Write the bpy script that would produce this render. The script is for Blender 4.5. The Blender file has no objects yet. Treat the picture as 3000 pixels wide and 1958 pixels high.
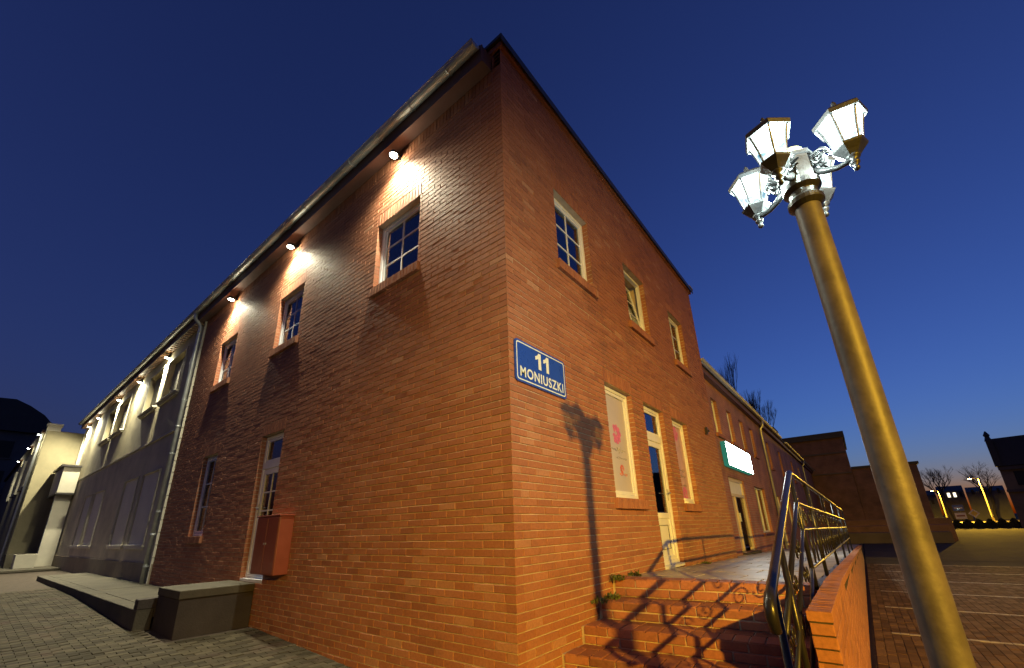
import bpy, math, random
from mathutils import Vector, Matrix
import numpy as np
random.seed(11); RNG = random.Random(5)
S = bpy.context.scene
COL = S.collection
R = math.radians
V = Vector

# ------------------------------------------------------------------ camera
cam_d = bpy.data.cameras.new('camera'); cam = bpy.data.objects.new('camera', cam_d); COL.objects.link(cam)
cam_d.sensor_fit = 'HORIZONTAL'; cam_d.sensor_width = 36.0
CAMROWS = ((0.780908, 0.623921, -0.030076), (-0.22181, 0.231965, -0.947097), (-0.583937, 0.746267, 0.319535))
cam_d.lens = 1224.63 / 3000.0 * 36.0
cam_d.shift_y = (1137.2 - 979.0) / 3000.0
cam_d.clip_start = 0.05; cam_d.clip_end = 6000
CAMP = V((2.5193, -3.1889, 0.0))
rx, dn, fw = [V(r) for r in CAMROWS]
m = Matrix((rx, -dn, -fw)).transposed().to_4x4(); m.translation = CAMP
cam.matrix_world = m
S.camera = cam

# ------------------------------------------------------------------ world, exposure
W = bpy.data.worlds.new('World'); S.world = W; W.use_nodes = True
nt = W.node_tree; nt.nodes.clear()
sky = nt.nodes.new('ShaderNodeTexSky'); sky.sky_type = 'NISHITA'; sky.sun_disc = False
sky.sun_elevation = R(-2.0); sky.sun_rotation = R(8); sky.altitude = 0
sky.air_density = 1.0; sky.dust_density = 1.0; sky.ozone_density = 4.2
hsv = nt.nodes.new('ShaderNodeHueSaturation'); hsv.inputs['Saturation'].default_value = 1.0
bg = nt.nodes.new('ShaderNodeBackground'); bg.inputs['Strength'].default_value = 0.95
wo = nt.nodes.new('ShaderNodeOutputWorld')
nt.links.new(sky.outputs[0], hsv.inputs['Color']); nt.links.new(hsv.outputs[0], bg.inputs[0]); nt.links.new(bg.outputs[0], wo.inputs[0])
S.view_settings.view_transform = 'Standard'; S.view_settings.look = 'None'
S.view_settings.exposure = 0.2; S.view_settings.gamma = 1.0; S.view_settings.use_curve_mapping = False
S.cycles.use_denoising = True; S.cycles.max_bounces = 6; S.cycles.transparent_max_bounces = 10
S.cycles.sample_clamp_indirect = 6.0; S.cycles.caustics_reflective = False; S.cycles.caustics_refractive = False
SODIUM = (1.0, 0.56, 0.04)
COOL = (1.0, 0.93, 0.66)

# ------------------------------------------------------------------ materials
MATS = {}
def mat(name, col, rough=0.6, metal=0.0, spec=0.5, bump=0.0, bscale=60.0, var=0.0, vscale=8.0, emis=None, estr=0.0, coat=0.0):
    if name in MATS: return MATS[name]
    M = bpy.data.materials.new(name); M.use_nodes = True; t = M.node_tree; p = t.nodes['Principled BSDF']
    p.inputs['Base Color'].default_value = (*col, 1); p.inputs['Roughness'].default_value = rough
    p.inputs['Metallic'].default_value = metal; p.inputs['Specular IOR Level'].default_value = spec
    if coat: p.inputs['Coat Weight'].default_value = coat
    geo = t.nodes.new('ShaderNodeNewGeometry')
    if var > 0:
        n = t.nodes.new('ShaderNodeTexNoise'); n.inputs['Scale'].default_value = vscale; n.inputs['Detail'].default_value = 6
        n.inputs['Roughness'].default_value = 0.65
        t.links.new(geo.outputs['Position'], n.inputs['Vector'])
        mr = t.nodes.new('ShaderNodeMapRange'); mr.inputs['From Min'].default_value = .3; mr.inputs['From Max'].default_value = .7
        mr.inputs['To Min'].default_value = 1 - var; mr.inputs['To Max'].default_value = 1 + var
        t.links.new(n.outputs[0], mr.inputs[0])
        mx = t.nodes.new('ShaderNodeMix'); mx.data_type = 'RGBA'; mx.blend_type = 'MULTIPLY'; mx.inputs[0].default_value = 1
        mx.inputs[6].default_value = (*col, 1); t.links.new(mr.outputs[0], mx.inputs[7]); t.links.new(mx.outputs[2], p.inputs['Base Color'])
        mr2 = t.nodes.new('ShaderNodeMapRange'); mr2.inputs['To Min'].default_value = max(.03, rough - .12); mr2.inputs['To Max'].default_value = min(1, rough + .12)
        t.links.new(n.outputs[0], mr2.inputs[0]); t.links.new(mr2.outputs[0], p.inputs['Roughness'])
    if bump > 0:
        n2 = t.nodes.new('ShaderNodeTexNoise'); n2.inputs['Scale'].default_value = bscale; n2.inputs['Detail'].default_value = 5
        t.links.new(geo.outputs['Position'], n2.inputs['Vector'])
        b = t.nodes.new('ShaderNodeBump'); b.inputs['Strength'].default_value = bump; b.inputs['Distance'].default_value = .01
        t.links.new(n2.outputs[0], b.inputs['Height']); t.links.new(b.outputs[0], p.inputs['Normal'])
    if emis:
        p.inputs['Emission Color'].default_value = (*emis, 1); p.inputs['Emission Strength'].default_value = estr
    MATS[name] = M; return M

def brick_mat(name, stops, rough=0.5, stain=0.25, spec=0.5):
    """clay pieces: tone from each piece's own number, grain and weathering from world position"""
    M = bpy.data.materials.new(name); M.use_nodes = True; t = M.node_tree; p = t.nodes['Principled BSDF']; L = t.links.new
    a = t.nodes.new('ShaderNodeAttribute'); a.attribute_name = 'rnd'
    cr = t.nodes.new('ShaderNodeValToRGB'); cr.color_ramp.interpolation = 'LINEAR'
    e = cr.color_ramp.elements
    while len(e) > 1: e.remove(e[-1])
    e[0].position = stops[0][0]; e[0].color = (*stops[0][1], 1)
    for pos, c in stops[1:]:
        k = e.new(pos); k.color = (*c, 1)
    L(a.outputs['Fac'], cr.inputs[0])
    g = t.nodes.new('ShaderNodeNewGeometry')
    n = t.nodes.new('ShaderNodeTexNoise'); n.inputs['Scale'].default_value = 38; n.inputs['Detail'].default_value = 7; n.inputs['Roughness'].default_value = .7
    L(g.outputs['Position'], n.inputs['Vector'])
    mr = t.nodes.new('ShaderNodeMapRange'); mr.inputs['From Min'].default_value = .25; mr.inputs['From Max'].default_value = .75; mr.inputs['To Min'].default_value = .72; mr.inputs['To Max'].default_value = 1.25
    L(n.outputs[0], mr.inputs[0])
    mx = t.nodes.new('ShaderNodeMix'); mx.data_type = 'RGBA'; mx.blend_type = 'MULTIPLY'; mx.inputs[0].default_value = 1
    L(cr.outputs[0], mx.inputs[6]); L(mr.outputs[0], mx.inputs[7])
    # weathering: pale salt bloom in patches, dull grime elsewhere
    n2 = t.nodes.new('ShaderNodeTexNoise'); n2.inputs['Scale'].default_value = 1.1; n2.inputs['Detail'].default_value = 8; n2.inputs['Roughness'].default_value = .72
    L(g.outputs['Position'], n2.inputs['Vector'])
    r2 = t.nodes.new('ShaderNodeMapRange'); r2.inputs['From Min'].default_value = .58; r2.inputs['From Max'].default_value = .78; r2.inputs['To Max'].default_value = stain
    L(n2.outputs[0], r2.inputs[0])
    m2 = t.nodes.new('ShaderNodeMix'); m2.data_type = 'RGBA'; L(r2.outputs[0], m2.inputs[0]); L(mx.outputs[2], m2.inputs[6]); m2.inputs[7].default_value = (.42, .31, .25, 1)
    r3 = t.nodes.new('ShaderNodeMapRange'); r3.inputs['From Min'].default_value = .46; r3.inputs['From Max'].default_value = .28; r3.inputs['To Max'].default_value = .5
    L(n2.outputs[0], r3.inputs[0])
    m3 = t.nodes.new('ShaderNodeMix'); m3.data_type = 'RGBA'; L(r3.outputs[0], m3.inputs[0]); L(m2.outputs[2], m3.inputs[6]); m3.inputs[7].default_value = (.1, .062, .05, 1)
    L(m3.outputs[2], p.inputs['Base Color'])
    r4 = t.nodes.new('ShaderNodeMapRange'); r4.inputs['To Min'].default_value = rough - .16; r4.inputs['To Max'].default_value = rough + .2
    L(n.outputs[0], r4.inputs[0]); L(r4.outputs[0], p.inputs['Roughness']); p.inputs['Specular IOR Level'].default_value = spec
    n3 = t.nodes.new('ShaderNodeTexNoise'); n3.inputs['Scale'].default_value = 150; n3.inputs['Detail'].default_value = 4
    L(g.outputs['Position'], n3.inputs['Vector'])
    b = t.nodes.new('ShaderNodeBump'); b.inputs['Strength'].default_value = .22; b.inputs['Distance'].default_value = .003
    ad = t.nodes.new('ShaderNodeMath'); ad.operation = 'ADD'; L(n3.outputs[0], ad.inputs[0]); L(n.outputs[0], ad.inputs[1])
    L(ad.outputs[0], b.inputs['Height']); L(b.outputs[0], p.inputs['Normal'])
    MATS[name] = M; return M

BRICK = brick_mat('brick_clay', [(0, (.26, .104, .058)), (.12, (.305, .122, .064)), (.5, (.328, .132, .068)), (.88, (.35, .146, .076)), (.97, (.37, .16, .086)), (1, (.4, .21, .125))], rough=.66, spec=.25)
STEPB = brick_mat('step_brick_clay', [(0, (.17, .066, .042)), (.5, (.30, .112, .062)), (1, (.38, .15, .085))], rough=.6, stain=.3)
PAVER = brick_mat('paver_concrete', [(0, (.033, .027, .016)), (.5, (.052, .043, .027)), (1, (.08, .066, .042))], rough=.8, stain=.3, spec=.08)
PAVRED = brick_mat('paver_red', [(0, (.07, .037, .022)), (.5, (.11, .06, .036)), (1, (.15, .088, .055))], rough=.8, stain=.2, spec=.08)
SLAB = brick_mat('terrace_slab_stone', [(0, (.25, .22, .19)), (.5, (.37, .33, .28)), (1, (.46, .42, .36))], rough=.45, stain=.35)
MORTAR = mat('mortar', (.47, .37, .27), .9, spec=.2, bump=.6, bscale=90, var=.25, vscale=5)
MORTARD = mat('mortar_dark', (.07, .055, .042), .9, spec=.1, bump=.6, bscale=90, var=.3, vscale=6)
PVC = mat('white_window_plastic', (.74, .76, .79), .35, var=.06, vscale=5)
PVCW = mat('white_trim', (.70, .71, .73), .5, var=.08, vscale=6)
ROOM = mat('dark_room', (.03, .028, .026), .9)
CURT = mat('curtain_cloth', (.4, .36, .3), .9, var=.2, vscale=6)
FILM = mat('frosted_film', (.50, .47, .50), .35, var=.05, vscale=3)
FILMP = mat('pink_film', (.50, .33, .36), .4, var=.22, vscale=7)
ZINC = mat('zinc_sheet', (.5, .52, .5), .42, metal=.55, bump=.06, bscale=30, var=.15, vscale=4)
COPE = mat('coping_sheet_dark', (.045, .04, .038), .45, metal=.3, var=.2, vscale=5)
SOFF = mat('soffit_brown_paint', (.13, .065, .05), .6, bump=.2, bscale=40, var=.2, vscale=3)
WOOD = mat('soffit_board_wood', (.36, .2, .11), .5, bump=.2, bscale=25, var=.25, vscale=9)
RENDER = mat('grey_render', (.52, .455, .285), .85, spec=.3, bump=.5, bscale=70, var=.22, vscale=.9)
RENDERD = mat('grey_render_lower', (.55, .485, .35), .85, spec=.2, bump=.5, bscale=70, var=.24, vscale=.9)
RENDTRIM = mat('pale_render_trim', (.50, .465, .37), .8, spec=.3, bump=.3, bscale=70, var=.1, vscale=2)
PANELU = mat('grey_blind_panel_shaded', (.24, .22, .17), .8, bump=.2, bscale=60, var=.08, vscale=1.5)  # upper niche panels: recess shade put into a darker panel colour
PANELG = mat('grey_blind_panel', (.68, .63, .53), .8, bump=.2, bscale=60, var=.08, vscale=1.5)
PLINTH = mat('brown_plinth_render', (.24, .19, .13), .85, bump=.4, bscale=60, var=.2, vscale=1.5)
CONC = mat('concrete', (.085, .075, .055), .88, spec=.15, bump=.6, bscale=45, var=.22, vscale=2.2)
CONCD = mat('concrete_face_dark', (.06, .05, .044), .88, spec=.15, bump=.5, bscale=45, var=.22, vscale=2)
CABP = mat('red_brown_cabinet_paint', (.24, .058, .026), .38, var=.12, vscale=4, coat=.2)
IRON = mat('black_gloss_paint', (.012, .011, .011), .3, spec=.45, bump=.1, bscale=50)
POLEM = mat('lamp_pole_steel', (.085, .073, .072), .52, metal=.1, bump=.3, bscale=18, var=.4, vscale=6)
LAMPM = mat('lantern_grey_enamel', (.019, .018, .019), .42, metal=.0, bump=.15, bscale=60, var=.2, vscale=14)
HUBCAP = mat('hub_cap_yellowed', (.48, .43, .22), .4, var=.2, vscale=12)
SIGNB = mat('enamel_blue', (.02, .07, .42), .28, var=.05, vscale=4, coat=.3)
SIGNW = mat('enamel_white', (.74, .80, .74), .3, var=.03)
ASPH = mat('asphalt', (.08, .06, .042), .9, spec=.1, bump=.7, bscale=45, var=.3, vscale=.9)
LINEW = mat('worn_white_marking', (.3, .25, .2), .7, bump=.4, bscale=60, var=.45, vscale=12)
EARTH = mat('earth', (.07, .06, .045), .95, spec=.1, bump=.6, bscale=8, var=.3, vscale=.6)
LEAF = mat('weed_leaf', (.10, .12, .03), .7, var=.3, vscale=30)
BARK = mat('bark', (.05, .043, .04), .9, bump=.6, bscale=30)
DARKST = mat('old_stone_dark', (.11, .09, .075), .85, bump=.5, bscale=10, var=.3, vscale=.7)
SANDST = mat('sandstone_wall', (.2, .145, .09), .85, bump=.5, bscale=10, var=.3, vscale=.7)
SLATE = mat('slate_roof', (.03, .03, .034), .6, bump=.4, bscale=12, var=.25, vscale=1.5)
DKPAINT = mat('galvanised_pole', (.07, .065, .06), .6, metal=.2)
HEDGE = mat('hedge_leaf', (.06, .065, .025), .8, var=.3, vscale=3)
DIM = mat('grey_plaster_far', (.09, .09, .095), .9, var=.2, vscale=.8)

def glass_mat(name, tint=(.9, .95, 1)):
    M = bpy.data.materials.new(name); M.use_nodes = True; t = M.node_tree; t.nodes.clear(); L = t.links.new
    o = t.nodes.new('ShaderNodeOutputMaterial'); mx = t.nodes.new('ShaderNodeMixShader')
    tr = t.nodes.new('ShaderNodeBsdfTransparent'); tr.inputs[0].default_value = (.55, .57, .6, 1)
    gl = t.nodes.new('ShaderNodeBsdfGlossy'); gl.inputs['Roughness'].default_value = .03; gl.inputs['Color'].default_value = (*tint, 1)
    lw = t.nodes.new('ShaderNodeFresnel'); lw.inputs['IOR'].default_value = 2.6
    nz = t.nodes.new('ShaderNodeTexNoise'); nz.inputs['Scale'].default_value = 2.5
    b = t.nodes.new('ShaderNodeBump'); b.inputs['Strength'].default_value = .06; b.inputs['Distance'].default_value = .02
    L(nz.outputs[0], b.inputs['Height']); L(b.outputs[0], gl.inputs['Normal'])
    L(lw.outputs[0], mx.inputs[0]); L(tr.outputs[0], mx.inputs[1]); L(gl.outputs[0], mx.inputs[2]); L(mx.outputs[0], o.inputs[0])
    MATS[name] = M; return M
GLASS = glass_mat('window_glass')

def emit_mat(name, col, s, pattern=False):
    M = bpy.data.materials.new(name); M.use_nodes = True; t = M.node_tree; t.nodes.clear(); L = t.links.new
    o = t.nodes.new('ShaderNodeOutputMaterial'); e = t.nodes.new('ShaderNodeEmission'); e.inputs[0].default_value = (*col, 1); e.inputs[1].default_value = s
    if pattern:
        g = t.nodes.new('ShaderNodeNewGeometry')
        n = t.nodes.new('ShaderNodeTexNoise'); n.inputs['Scale'].default_value = 9; n.inputs['Detail'].default_value = 3; n.inputs['Distortion'].default_value = 1.5
        L(g.outputs['Position'], n.inputs['Vector'])
        r_ = t.nodes.new('ShaderNodeValToRGB'); k = r_.color_ramp.elements
        k[0].position = .38; k[0].color = (.03, .16, .19, 1); k[1].position = .54; k[1].color = (*col, 1)
        L(n.outputs[0], r_.inputs[0]); L(r_.outputs[0], e.inputs[0])
    if pattern:
        tr = t.nodes.new('ShaderNodeBsdfTransparent'); tr.inputs[0].default_value = (.7, .8, .8, 1); ad = t.nodes.new('ShaderNodeAddShader')
        L(tr.outputs[0], ad.inputs[0]); L(e.outputs[0], ad.inputs[1]); L(ad.outputs[0], o.inputs[0])
    else: L(e.outputs[0], o.inputs[0])
    MATS[name] = M; return M
LANT = emit_mat('lit_lantern_glass', (.88, 1.0, .97), .8, True)
FLOODL = emit_mat('lit_flood_lens', (.95, 1.0, .88), 60.0)
SODL = emit_mat('lit_sodium_lens', (1.0, .5, .1), 120.0)
BOXL = emit_mat('lit_sign_panel', (.90, 1.0, .97), 30.0)
BOXE = emit_mat('lit_sign_edge', (.08, .5, .32), .3)
WINL = emit_mat('lit_far_window', (1.0, .86, .62), 2.2)
SHOPL = emit_mat('shop_bulb', (1.0, .66, .2), 9.0)

def brickwall_mat(name, axis, c1, c2, mortar, bw=.26, bh=.076):
    """far walls whose bricks are too small to pick apart"""
    M = bpy.data.materials.new(name); M.use_nodes = True; t = M.node_tree; p = t.nodes['Principled BSDF']; L = t.links.new
    g = t.nodes.new('ShaderNodeNewGeometry'); sp = t.nodes.new('ShaderNodeSeparateXYZ'); cb = t.nodes.new('ShaderNodeCombineXYZ')
    L(g.outputs['Position'], sp.inputs[0]); L(sp.outputs[axis], cb.inputs[0]); L(sp.outputs[2 if axis < 2 else 1], cb.inputs[1])
    b = t.nodes.new('ShaderNodeTexBrick'); b.inputs['Scale'].default_value = 1; b.inputs['Brick Width'].default_value = bw; b.inputs['Row Height'].default_value = bh
    b.inputs['Mortar Size'].default_value = .006; b.inputs['Color1'].default_value = (*c1, 1); b.inputs['Color2'].default_value = (*c2, 1); b.inputs['Mortar'].default_value = (*mortar, 1)
    L(cb.outputs[0], b.inputs['Vector'])
    n = t.nodes.new('ShaderNodeTexNoise'); n.inputs['Scale'].default_value = 1.3; n.inputs['Detail'].default_value = 8; L(g.outputs['Position'], n.inputs['Vector'])
    mr = t.nodes.new('ShaderNodeMapRange'); mr.inputs['From Min'].default_value = .3; mr.inputs['From Max'].default_value = .7; mr.inputs['To Min'].default_value = .65; mr.inputs['To Max'].default_value = 1.25
    L(n.outputs[0], mr.inputs[0])
    mx = t.nodes.new('ShaderNodeMix'); mx.data_type = 'RGBA'; mx.blend_type = 'MULTIPLY'; mx.inputs[0].default_value = 1
    L(b.outputs[0], mx.inputs[6]); L(mr.outputs[0], mx.inputs[7]); L(mx.outputs[2], p.inputs['Base Color']); p.inputs['Roughness'].default_value = .7
    bp = t.nodes.new('ShaderNodeBump'); bp.inputs['Strength'].default_value = .6; bp.inputs['Distance'].default_value = .006; bp.invert = True
    L(b.outputs['Fac'], bp.inputs['Height']); L(bp.outputs[0], p.inputs['Normal'])
    MATS[name] = M; return M
WINGB = brickwall_mat('wing_brickwork', 1, (.30, .11, .06), (.36, .14, .075), (.33, .26, .2))
FARB = brickwall_mat('far_brickwork', 0, (.16, .075, .05), (.2, .09, .06), (.16, .12, .1))

# ------------------------------------------------------------------ mesh helpers
WL = {}
class MB:
    def __init__(s): s.v = []; s.f = []; s.r = []
    def quad(s, a, b, c, d, r=.5):
        i = len(s.v); s.v += [tuple(a), tuple(b), tuple(c), tuple(d)]; s.f.append((i, i+1, i+2, i+3)); s.r.append(r)
    def poly(s, pts, r=.5):
        i = len(s.v); s.v += [tuple(p) for p in pts]; s.f.append(tuple(range(i, i+len(pts)))); s.r.append(r)
    def box(s, x0, x1, y0, y1, z0, z1, r=.5):
        x0, x1 = min(x0, x1), max(x0, x1); y0, y1 = min(y0, y1), max(y0, y1); z0, z1 = min(z0, z1), max(z0, z1)
        i = len(s.v)
        s.v += [(x0,y0,z0),(x1,y0,z0),(x1,y1,z0),(x0,y1,z0),(x0,y0,z1),(x1,y0,z1),(x1,y1,z1),(x0,y1,z1)]
        for f in ((0,3,2,1),(4,5,6,7),(0,1,5,4),(1,2,6,5),(2,3,7,6),(3,0,4,7)):
            s.f.append(tuple(i+k for k in f)); s.r.append(r)
        return s
    def hexa(s, p, r=.5):
        i = len(s.v); s.v += [tuple(q) for q in p]
        for f in ((0,3,2,1),(4,5,6,7),(0,1,5,4),(1,2,6,5),(2,3,7,6),(3,0,4,7)):
            s.f.append(tuple(i+k for k in f)); s.r.append(r)
        return s
    def tube(s, pts, rad, seg=8, cap=True, rot=0.0):
        pts = [V(p) for p in pts]; n = len(pts); rads = rad if isinstance(rad, (list, tuple)) else [rad]*n
        prev = None; base = len(s.v)
        for i, p in enumerate(pts):
            t = (pts[min(i+1, n-1)] - pts[max(i-1, 0)]).normalized()
            if prev is None:
                a = V((0,0,1)) if abs(t.z) < .9 else V((1,0,0)); u = t.cross(a).normalized()
            else:
                u = (prev - t*prev.dot(t)); u = u.normalized() if u.length > 1e-6 else t.orthogonal().normalized()
            w = t.cross(u); prev = u
            for k in range(seg):
                an = 2*math.pi*k/seg + rot; s.v.append(tuple(p + (u*math.cos(an) + w*math.sin(an))*rads[i]))
        for i in range(n-1):
            for k in range(seg):
                a = base+i*seg+k; b = base+i*seg+(k+1) % seg; s.f.append((a, b, b+seg, a+seg)); s.r.append(.5)
        if cap:
            s.f.append(tuple(base+k for k in reversed(range(seg)))); s.r.append(.5)
            s.f.append(tuple(base+(n-1)*seg+k for k in range(seg))); s.r.append(.5)
        return s
    def lathe(s, prof, c, seg=12, rot=0.0, sx=1, sy=1):
        base = len(s.v); n = len(prof); c = V(c)
        for r_, z in prof:
            for k in range(seg):
                a = 2*math.pi*k/seg+rot; s.v.append((c.x+r_*math.cos(a)*sx, c.y+r_*math.sin(a)*sy, c.z+z))
        for i in range(n-1):
            for k in range(seg):
                a = base+i*seg+k; b = base+i*seg+(k+1) % seg; s.f.append((a, b, b+seg, a+seg)); s.r.append(.5)
        s.f.append(tuple(base+k for k in reversed(range(seg)))); s.r.append(.5)
        s.f.append(tuple(base+(n-1)*seg+k for k in range(seg))); s.r.append(.5)
        return s
    def build(s, name, m_, parent=None, smooth=False, kind=None, org=None, bevel=0.0):
        me = bpy.data.meshes.new(name)
        vs = np.array(s.v, dtype=np.float64)
        lo = vs.min(0); hi = vs.max(0)
        o_ = np.array(org if org is not None else ((lo[0]+hi[0])/2, (lo[1]+hi[1])/2, lo[2]))
        me.from_pydata((vs-o_).tolist(), [], s.f)
        at = me.attributes.new('rnd', 'FLOAT', 'FACE'); at.data.foreach_set('value', np.array(s.r, dtype=np.float32))
        me.materials.append(m_)
        if smooth: me.polygons.foreach_set('use_smooth', np.ones(len(me.polygons), dtype=bool))
        me.update()
        ob = bpy.data.objects.new(name, me); COL.objects.link(ob)
        WL[ob.name] = V(o_)
        if parent is not None:
            ob.parent = parent; ob.location = V(o_) - WL[parent.name]
        else: ob.location = V(o_)
        if kind: ob['kind'] = kind
        if bevel > 0:
            b = ob.modifiers.new('bevel', 'BEVEL'); b.width = bevel; b.segments = 2; b.limit_method = 'ANGLE'; b.angle_limit = R(40)
        return ob
def bx(name, m_, parent, *a, **k):
    q = MB(); q.box(*a); return q.build(name, m_, parent, **k)
def thing(name, loc, label, cat, group=None):
    o = bpy.data.objects.new(name, None); COL.objects.link(o); o.location = loc; o.empty_display_size = .2
    WL[o.name] = V(loc); return tag(o, label, cat, group)
def tag(o, label, cat, group=None):
    o['label'] = label; o['category'] = cat
    if group: o['group'] = group
    return o
def struct(o): o['kind'] = 'structure'; return o
def lampobj(name, kind, loc, power, col, parent=None, **k):
    d = bpy.data.lights.new(name, kind); d.energy = power; d.color = col
    for a, b in k.items():
        if a != 'aim': setattr(d, a, b)
    o = bpy.data.objects.new(name, d); COL.objects.link(o)
    o.location = V(loc) - (WL[parent.name] if parent else V((0,0,0)))
    if parent: o.parent = parent
    if 'aim' in k: o.rotation_mode = 'QUATERNION'; o.rotation_quaternion = V(k['aim']).to_track_quat('-Z', 'Y')
    return o

# pieces (bricks, pavers, slabs): canonical box x = length, y = height, face at z = 0, body behind
PC = {}
def piece_geom(L_, H_, D_, b=.0028):
    l, h = L_/2, H_/2
    v = [(-l+b,-h+b,0),(l-b,-h+b,0),(l-b,h-b,0),(-l+b,h-b,0), (-l,-h,-b),(l,-h,-b),(l,h,-b),(-l,h,-b), (-l,-h,-D_),(l,-h,-D_),(l,h,-D_),(-l,h,-D_)]
    f = [(0,1,2,3)]
    for k in range(4):
        k2 = (k+1) % 4; f += [(4+k,4+k2,k2,k), (8+k,8+k2,4+k2,4+k)]
    return v, f
def place_pieces(pieces, name, m_, parent, limit, rest='brick_field', variants=6):
    """pieces: (centre on face, u, w, n, length, height, depth). The nearest ones become objects, the rest one joined part."""
    def score(p):
        d = p[0]-CAMP; return (p[4]*p[5]) * abs(d.normalized().dot(p[3])) / d.length_squared * (1 if d.dot(fw) > 0 else .001)
    order = sorted(range(len(pieces)), key=lambda i: -score(pieces[i]))
    ones = order[:limit]; rs = order[limit:]
    pw = WL[parent.name]
    for i in ones:
        c, u, w, n, L_, H_, D_ = pieces[i]
        key = (name, round(L_, 2), round(H_, 2), round(D_, 2), RNG.randrange(variants))
        if key not in PC:
            v, f = piece_geom(L_, H_, D_); me = bpy.data.meshes.new(name); me.from_pydata(v, [], f)
            at = me.attributes.new('rnd', 'FLOAT', 'FACE'); at.data.foreach_set('value', np.full(len(f), RNG.random(), dtype=np.float32))
            me.materials.append(m_); PC[key] = me
        ob = bpy.data.objects.new(name, PC[key]); COL.objects.link(ob); ob.parent = parent
        mm = Matrix((u, w, n)).transposed().to_4x4(); mm.translation = c - pw; ob.matrix_local = mm
    if rs:
        g = MB()
        for i in rs:
            c, u, w, n, L_, H_, D_ = pieces[i]
            v, f = piece_geom(L_, H_, D_); k = len(g.v)
            g.v += [tuple(c+u*a+w*b+n*d) for a, b, d in v]; g.f += [tuple(k+q for q in ff) for ff in f]; g.r += [RNG.random()]*len(f)
        g.build(rest, m_, parent, kind='stuff')

# ------------------------------------------------------------------ setting: ground
GX = [(-400, -1.1), (-60, -1.1), (-25, -1.1), (-12, -1.15), (-5.4, -1.31), (-2.4, -1.46), (0.3, -1.6), (400, -1.6)]
def gz(x):
    for (a, za), (b, zb) in zip(GX, GX[1:]):
        if a <= x <= b: return za + (zb-za)*(x-a)/(b-a)
    return GX[0][1] if x < 0 else -1.6
g = MB()
xs = [-3000] + [a for a, _ in GX[1:-1]] + [3000]
for xa, xb in zip(xs, xs[1:]):
    za, zb = gz(max(xa, -400)) - .035, gz(min(xb, 400)) - .035
    g.quad((xa, -3000, za), (xb, -3000, zb), (xb, 4000, zb), (xa, 4000, za))
ground = struct(g.build('ground', EARTH))
# street: asphalt sheet from the parked bays outwards, and beyond
g = MB(); g.quad((6.6, -60, -1.604), (90, -60, -1.604), (90, 74, -1.604), (6.6, 74, -1.604)); g.quad((-14, 42, -1.604), (6.6, 42, -1.604), (6.6, 74, -1.604), (-14, 74, -1.604))
g.quad((2.27, 20, -1.606), (6.6, 20, -1.606), (6.6, 42, -1.606), (2.27, 42, -1.606))
road = struct(g.build('road', ASPH))
# block paving in the parking bays beside the parapet
g = MB(); g.quad((2.27, -7, -1.612), (6.6, -7, -1.612), (6.6, 20, -1.612), (2.27, 20, -1.612))
g.quad((.3, -7, -1.612), (2.27, -7, -1.612), (2.27, .0, -1.612), (.3, .0, -1.612))
bay = struct(g.build('parking_pavement', MORTARD))
P = []
LINES = [1.05, 3.4, 5.65, 8.05, 10.35, 12.75, 15.2, 17.7]
y = -1.0; row = 0
while y < 17.9:
    x = 2.29; k = 0
    while x < 6.5:
        ya = y + (.1 if k % 2 else 0); yc = ya+.1
        if not (any(ya-.005 < l < ya+.205 for l in LINES) and x > 2.45):
            P.append((V((x+.05, yc, -1.6+RNG.uniform(-.003, .003))), V((1,0,0)), V((0,1,0)), V((0,0,1)), .094, .194, .02))
        else:
            for l in LINES:
                if ya-.005 < l < ya+.205:
                    for a_, b_ in ((ya, l-.05), (l+.05, ya+.2)):
                        if b_-a_ > .03: P.append((V((x+.05, (a_+b_)/2, -1.6+RNG.uniform(-.003, .003))), V((1,0,0)), V((0,1,0)), V((0,0,1)), .094, b_-a_-.006, .02))
        x += .1; k += 1
    y += .2; row += 1
place_pieces(P, 'paver', PAVRED, bay, 300, 'paver_field')
P = []
for l in LINES:
    x = 2.49
    while x < 6.5:
        P.append((V((x+.1, l, -1.599+RNG.uniform(-.002, .002))), V((1,0,0)), V((0,1,0)), V((0,0,1)), .195, .09, .02))
        x += .2
y = 1.1
place_pieces(P, 'white_paver', LINEW, bay, 140, 'white_paver_field')
# block paving in front of the left facade
g = MB()
for xa, xb in zip([-16, -12, -5.4, -2.4], [-12, -5.4, -2.4, .3]):
    g.quad((xa, -14, gz(xa)-.014), (xb, -14, gz(xb)-.014), (xb, .02, gz(xb)-.014), (xa, .02, gz(xa)-.014))
g.quad((-80, -14, -1.114), (-25, -14, -1.114), (-25, .02, -1.114), (-80, .02, -1.114)); g.quad((-25, -14, -1.114), (-16, -14, gz(-16)-.014), (-16, .02, gz(-16)-.014), (-25, .02, -1.114))
forec = struct(g.build('forecourt_pavement', MORTARD))
P = []
x = -15.0; row = 0
while x < .2:
    sl = (gz(x+.1)-gz(x))/.1; u = V((1, 0, sl)).normalized(); n = V((-sl, 0, 1)).normalized()
    y = -7.5 + (0 if row % 2 else .1)
    while y < -.02:
        if not (x < -5.3 and y > -1.25):
            P.append((V((x+.05, y+.1, gz(x+.05)+RNG.uniform(-.004, .004))), u, V((0,1,0)), n, .094, .194, .02))
        y += .2
    x += .1; row += 1
place_pieces(P, 'paver', PAVER, forec, 300, 'paver_field')

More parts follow.
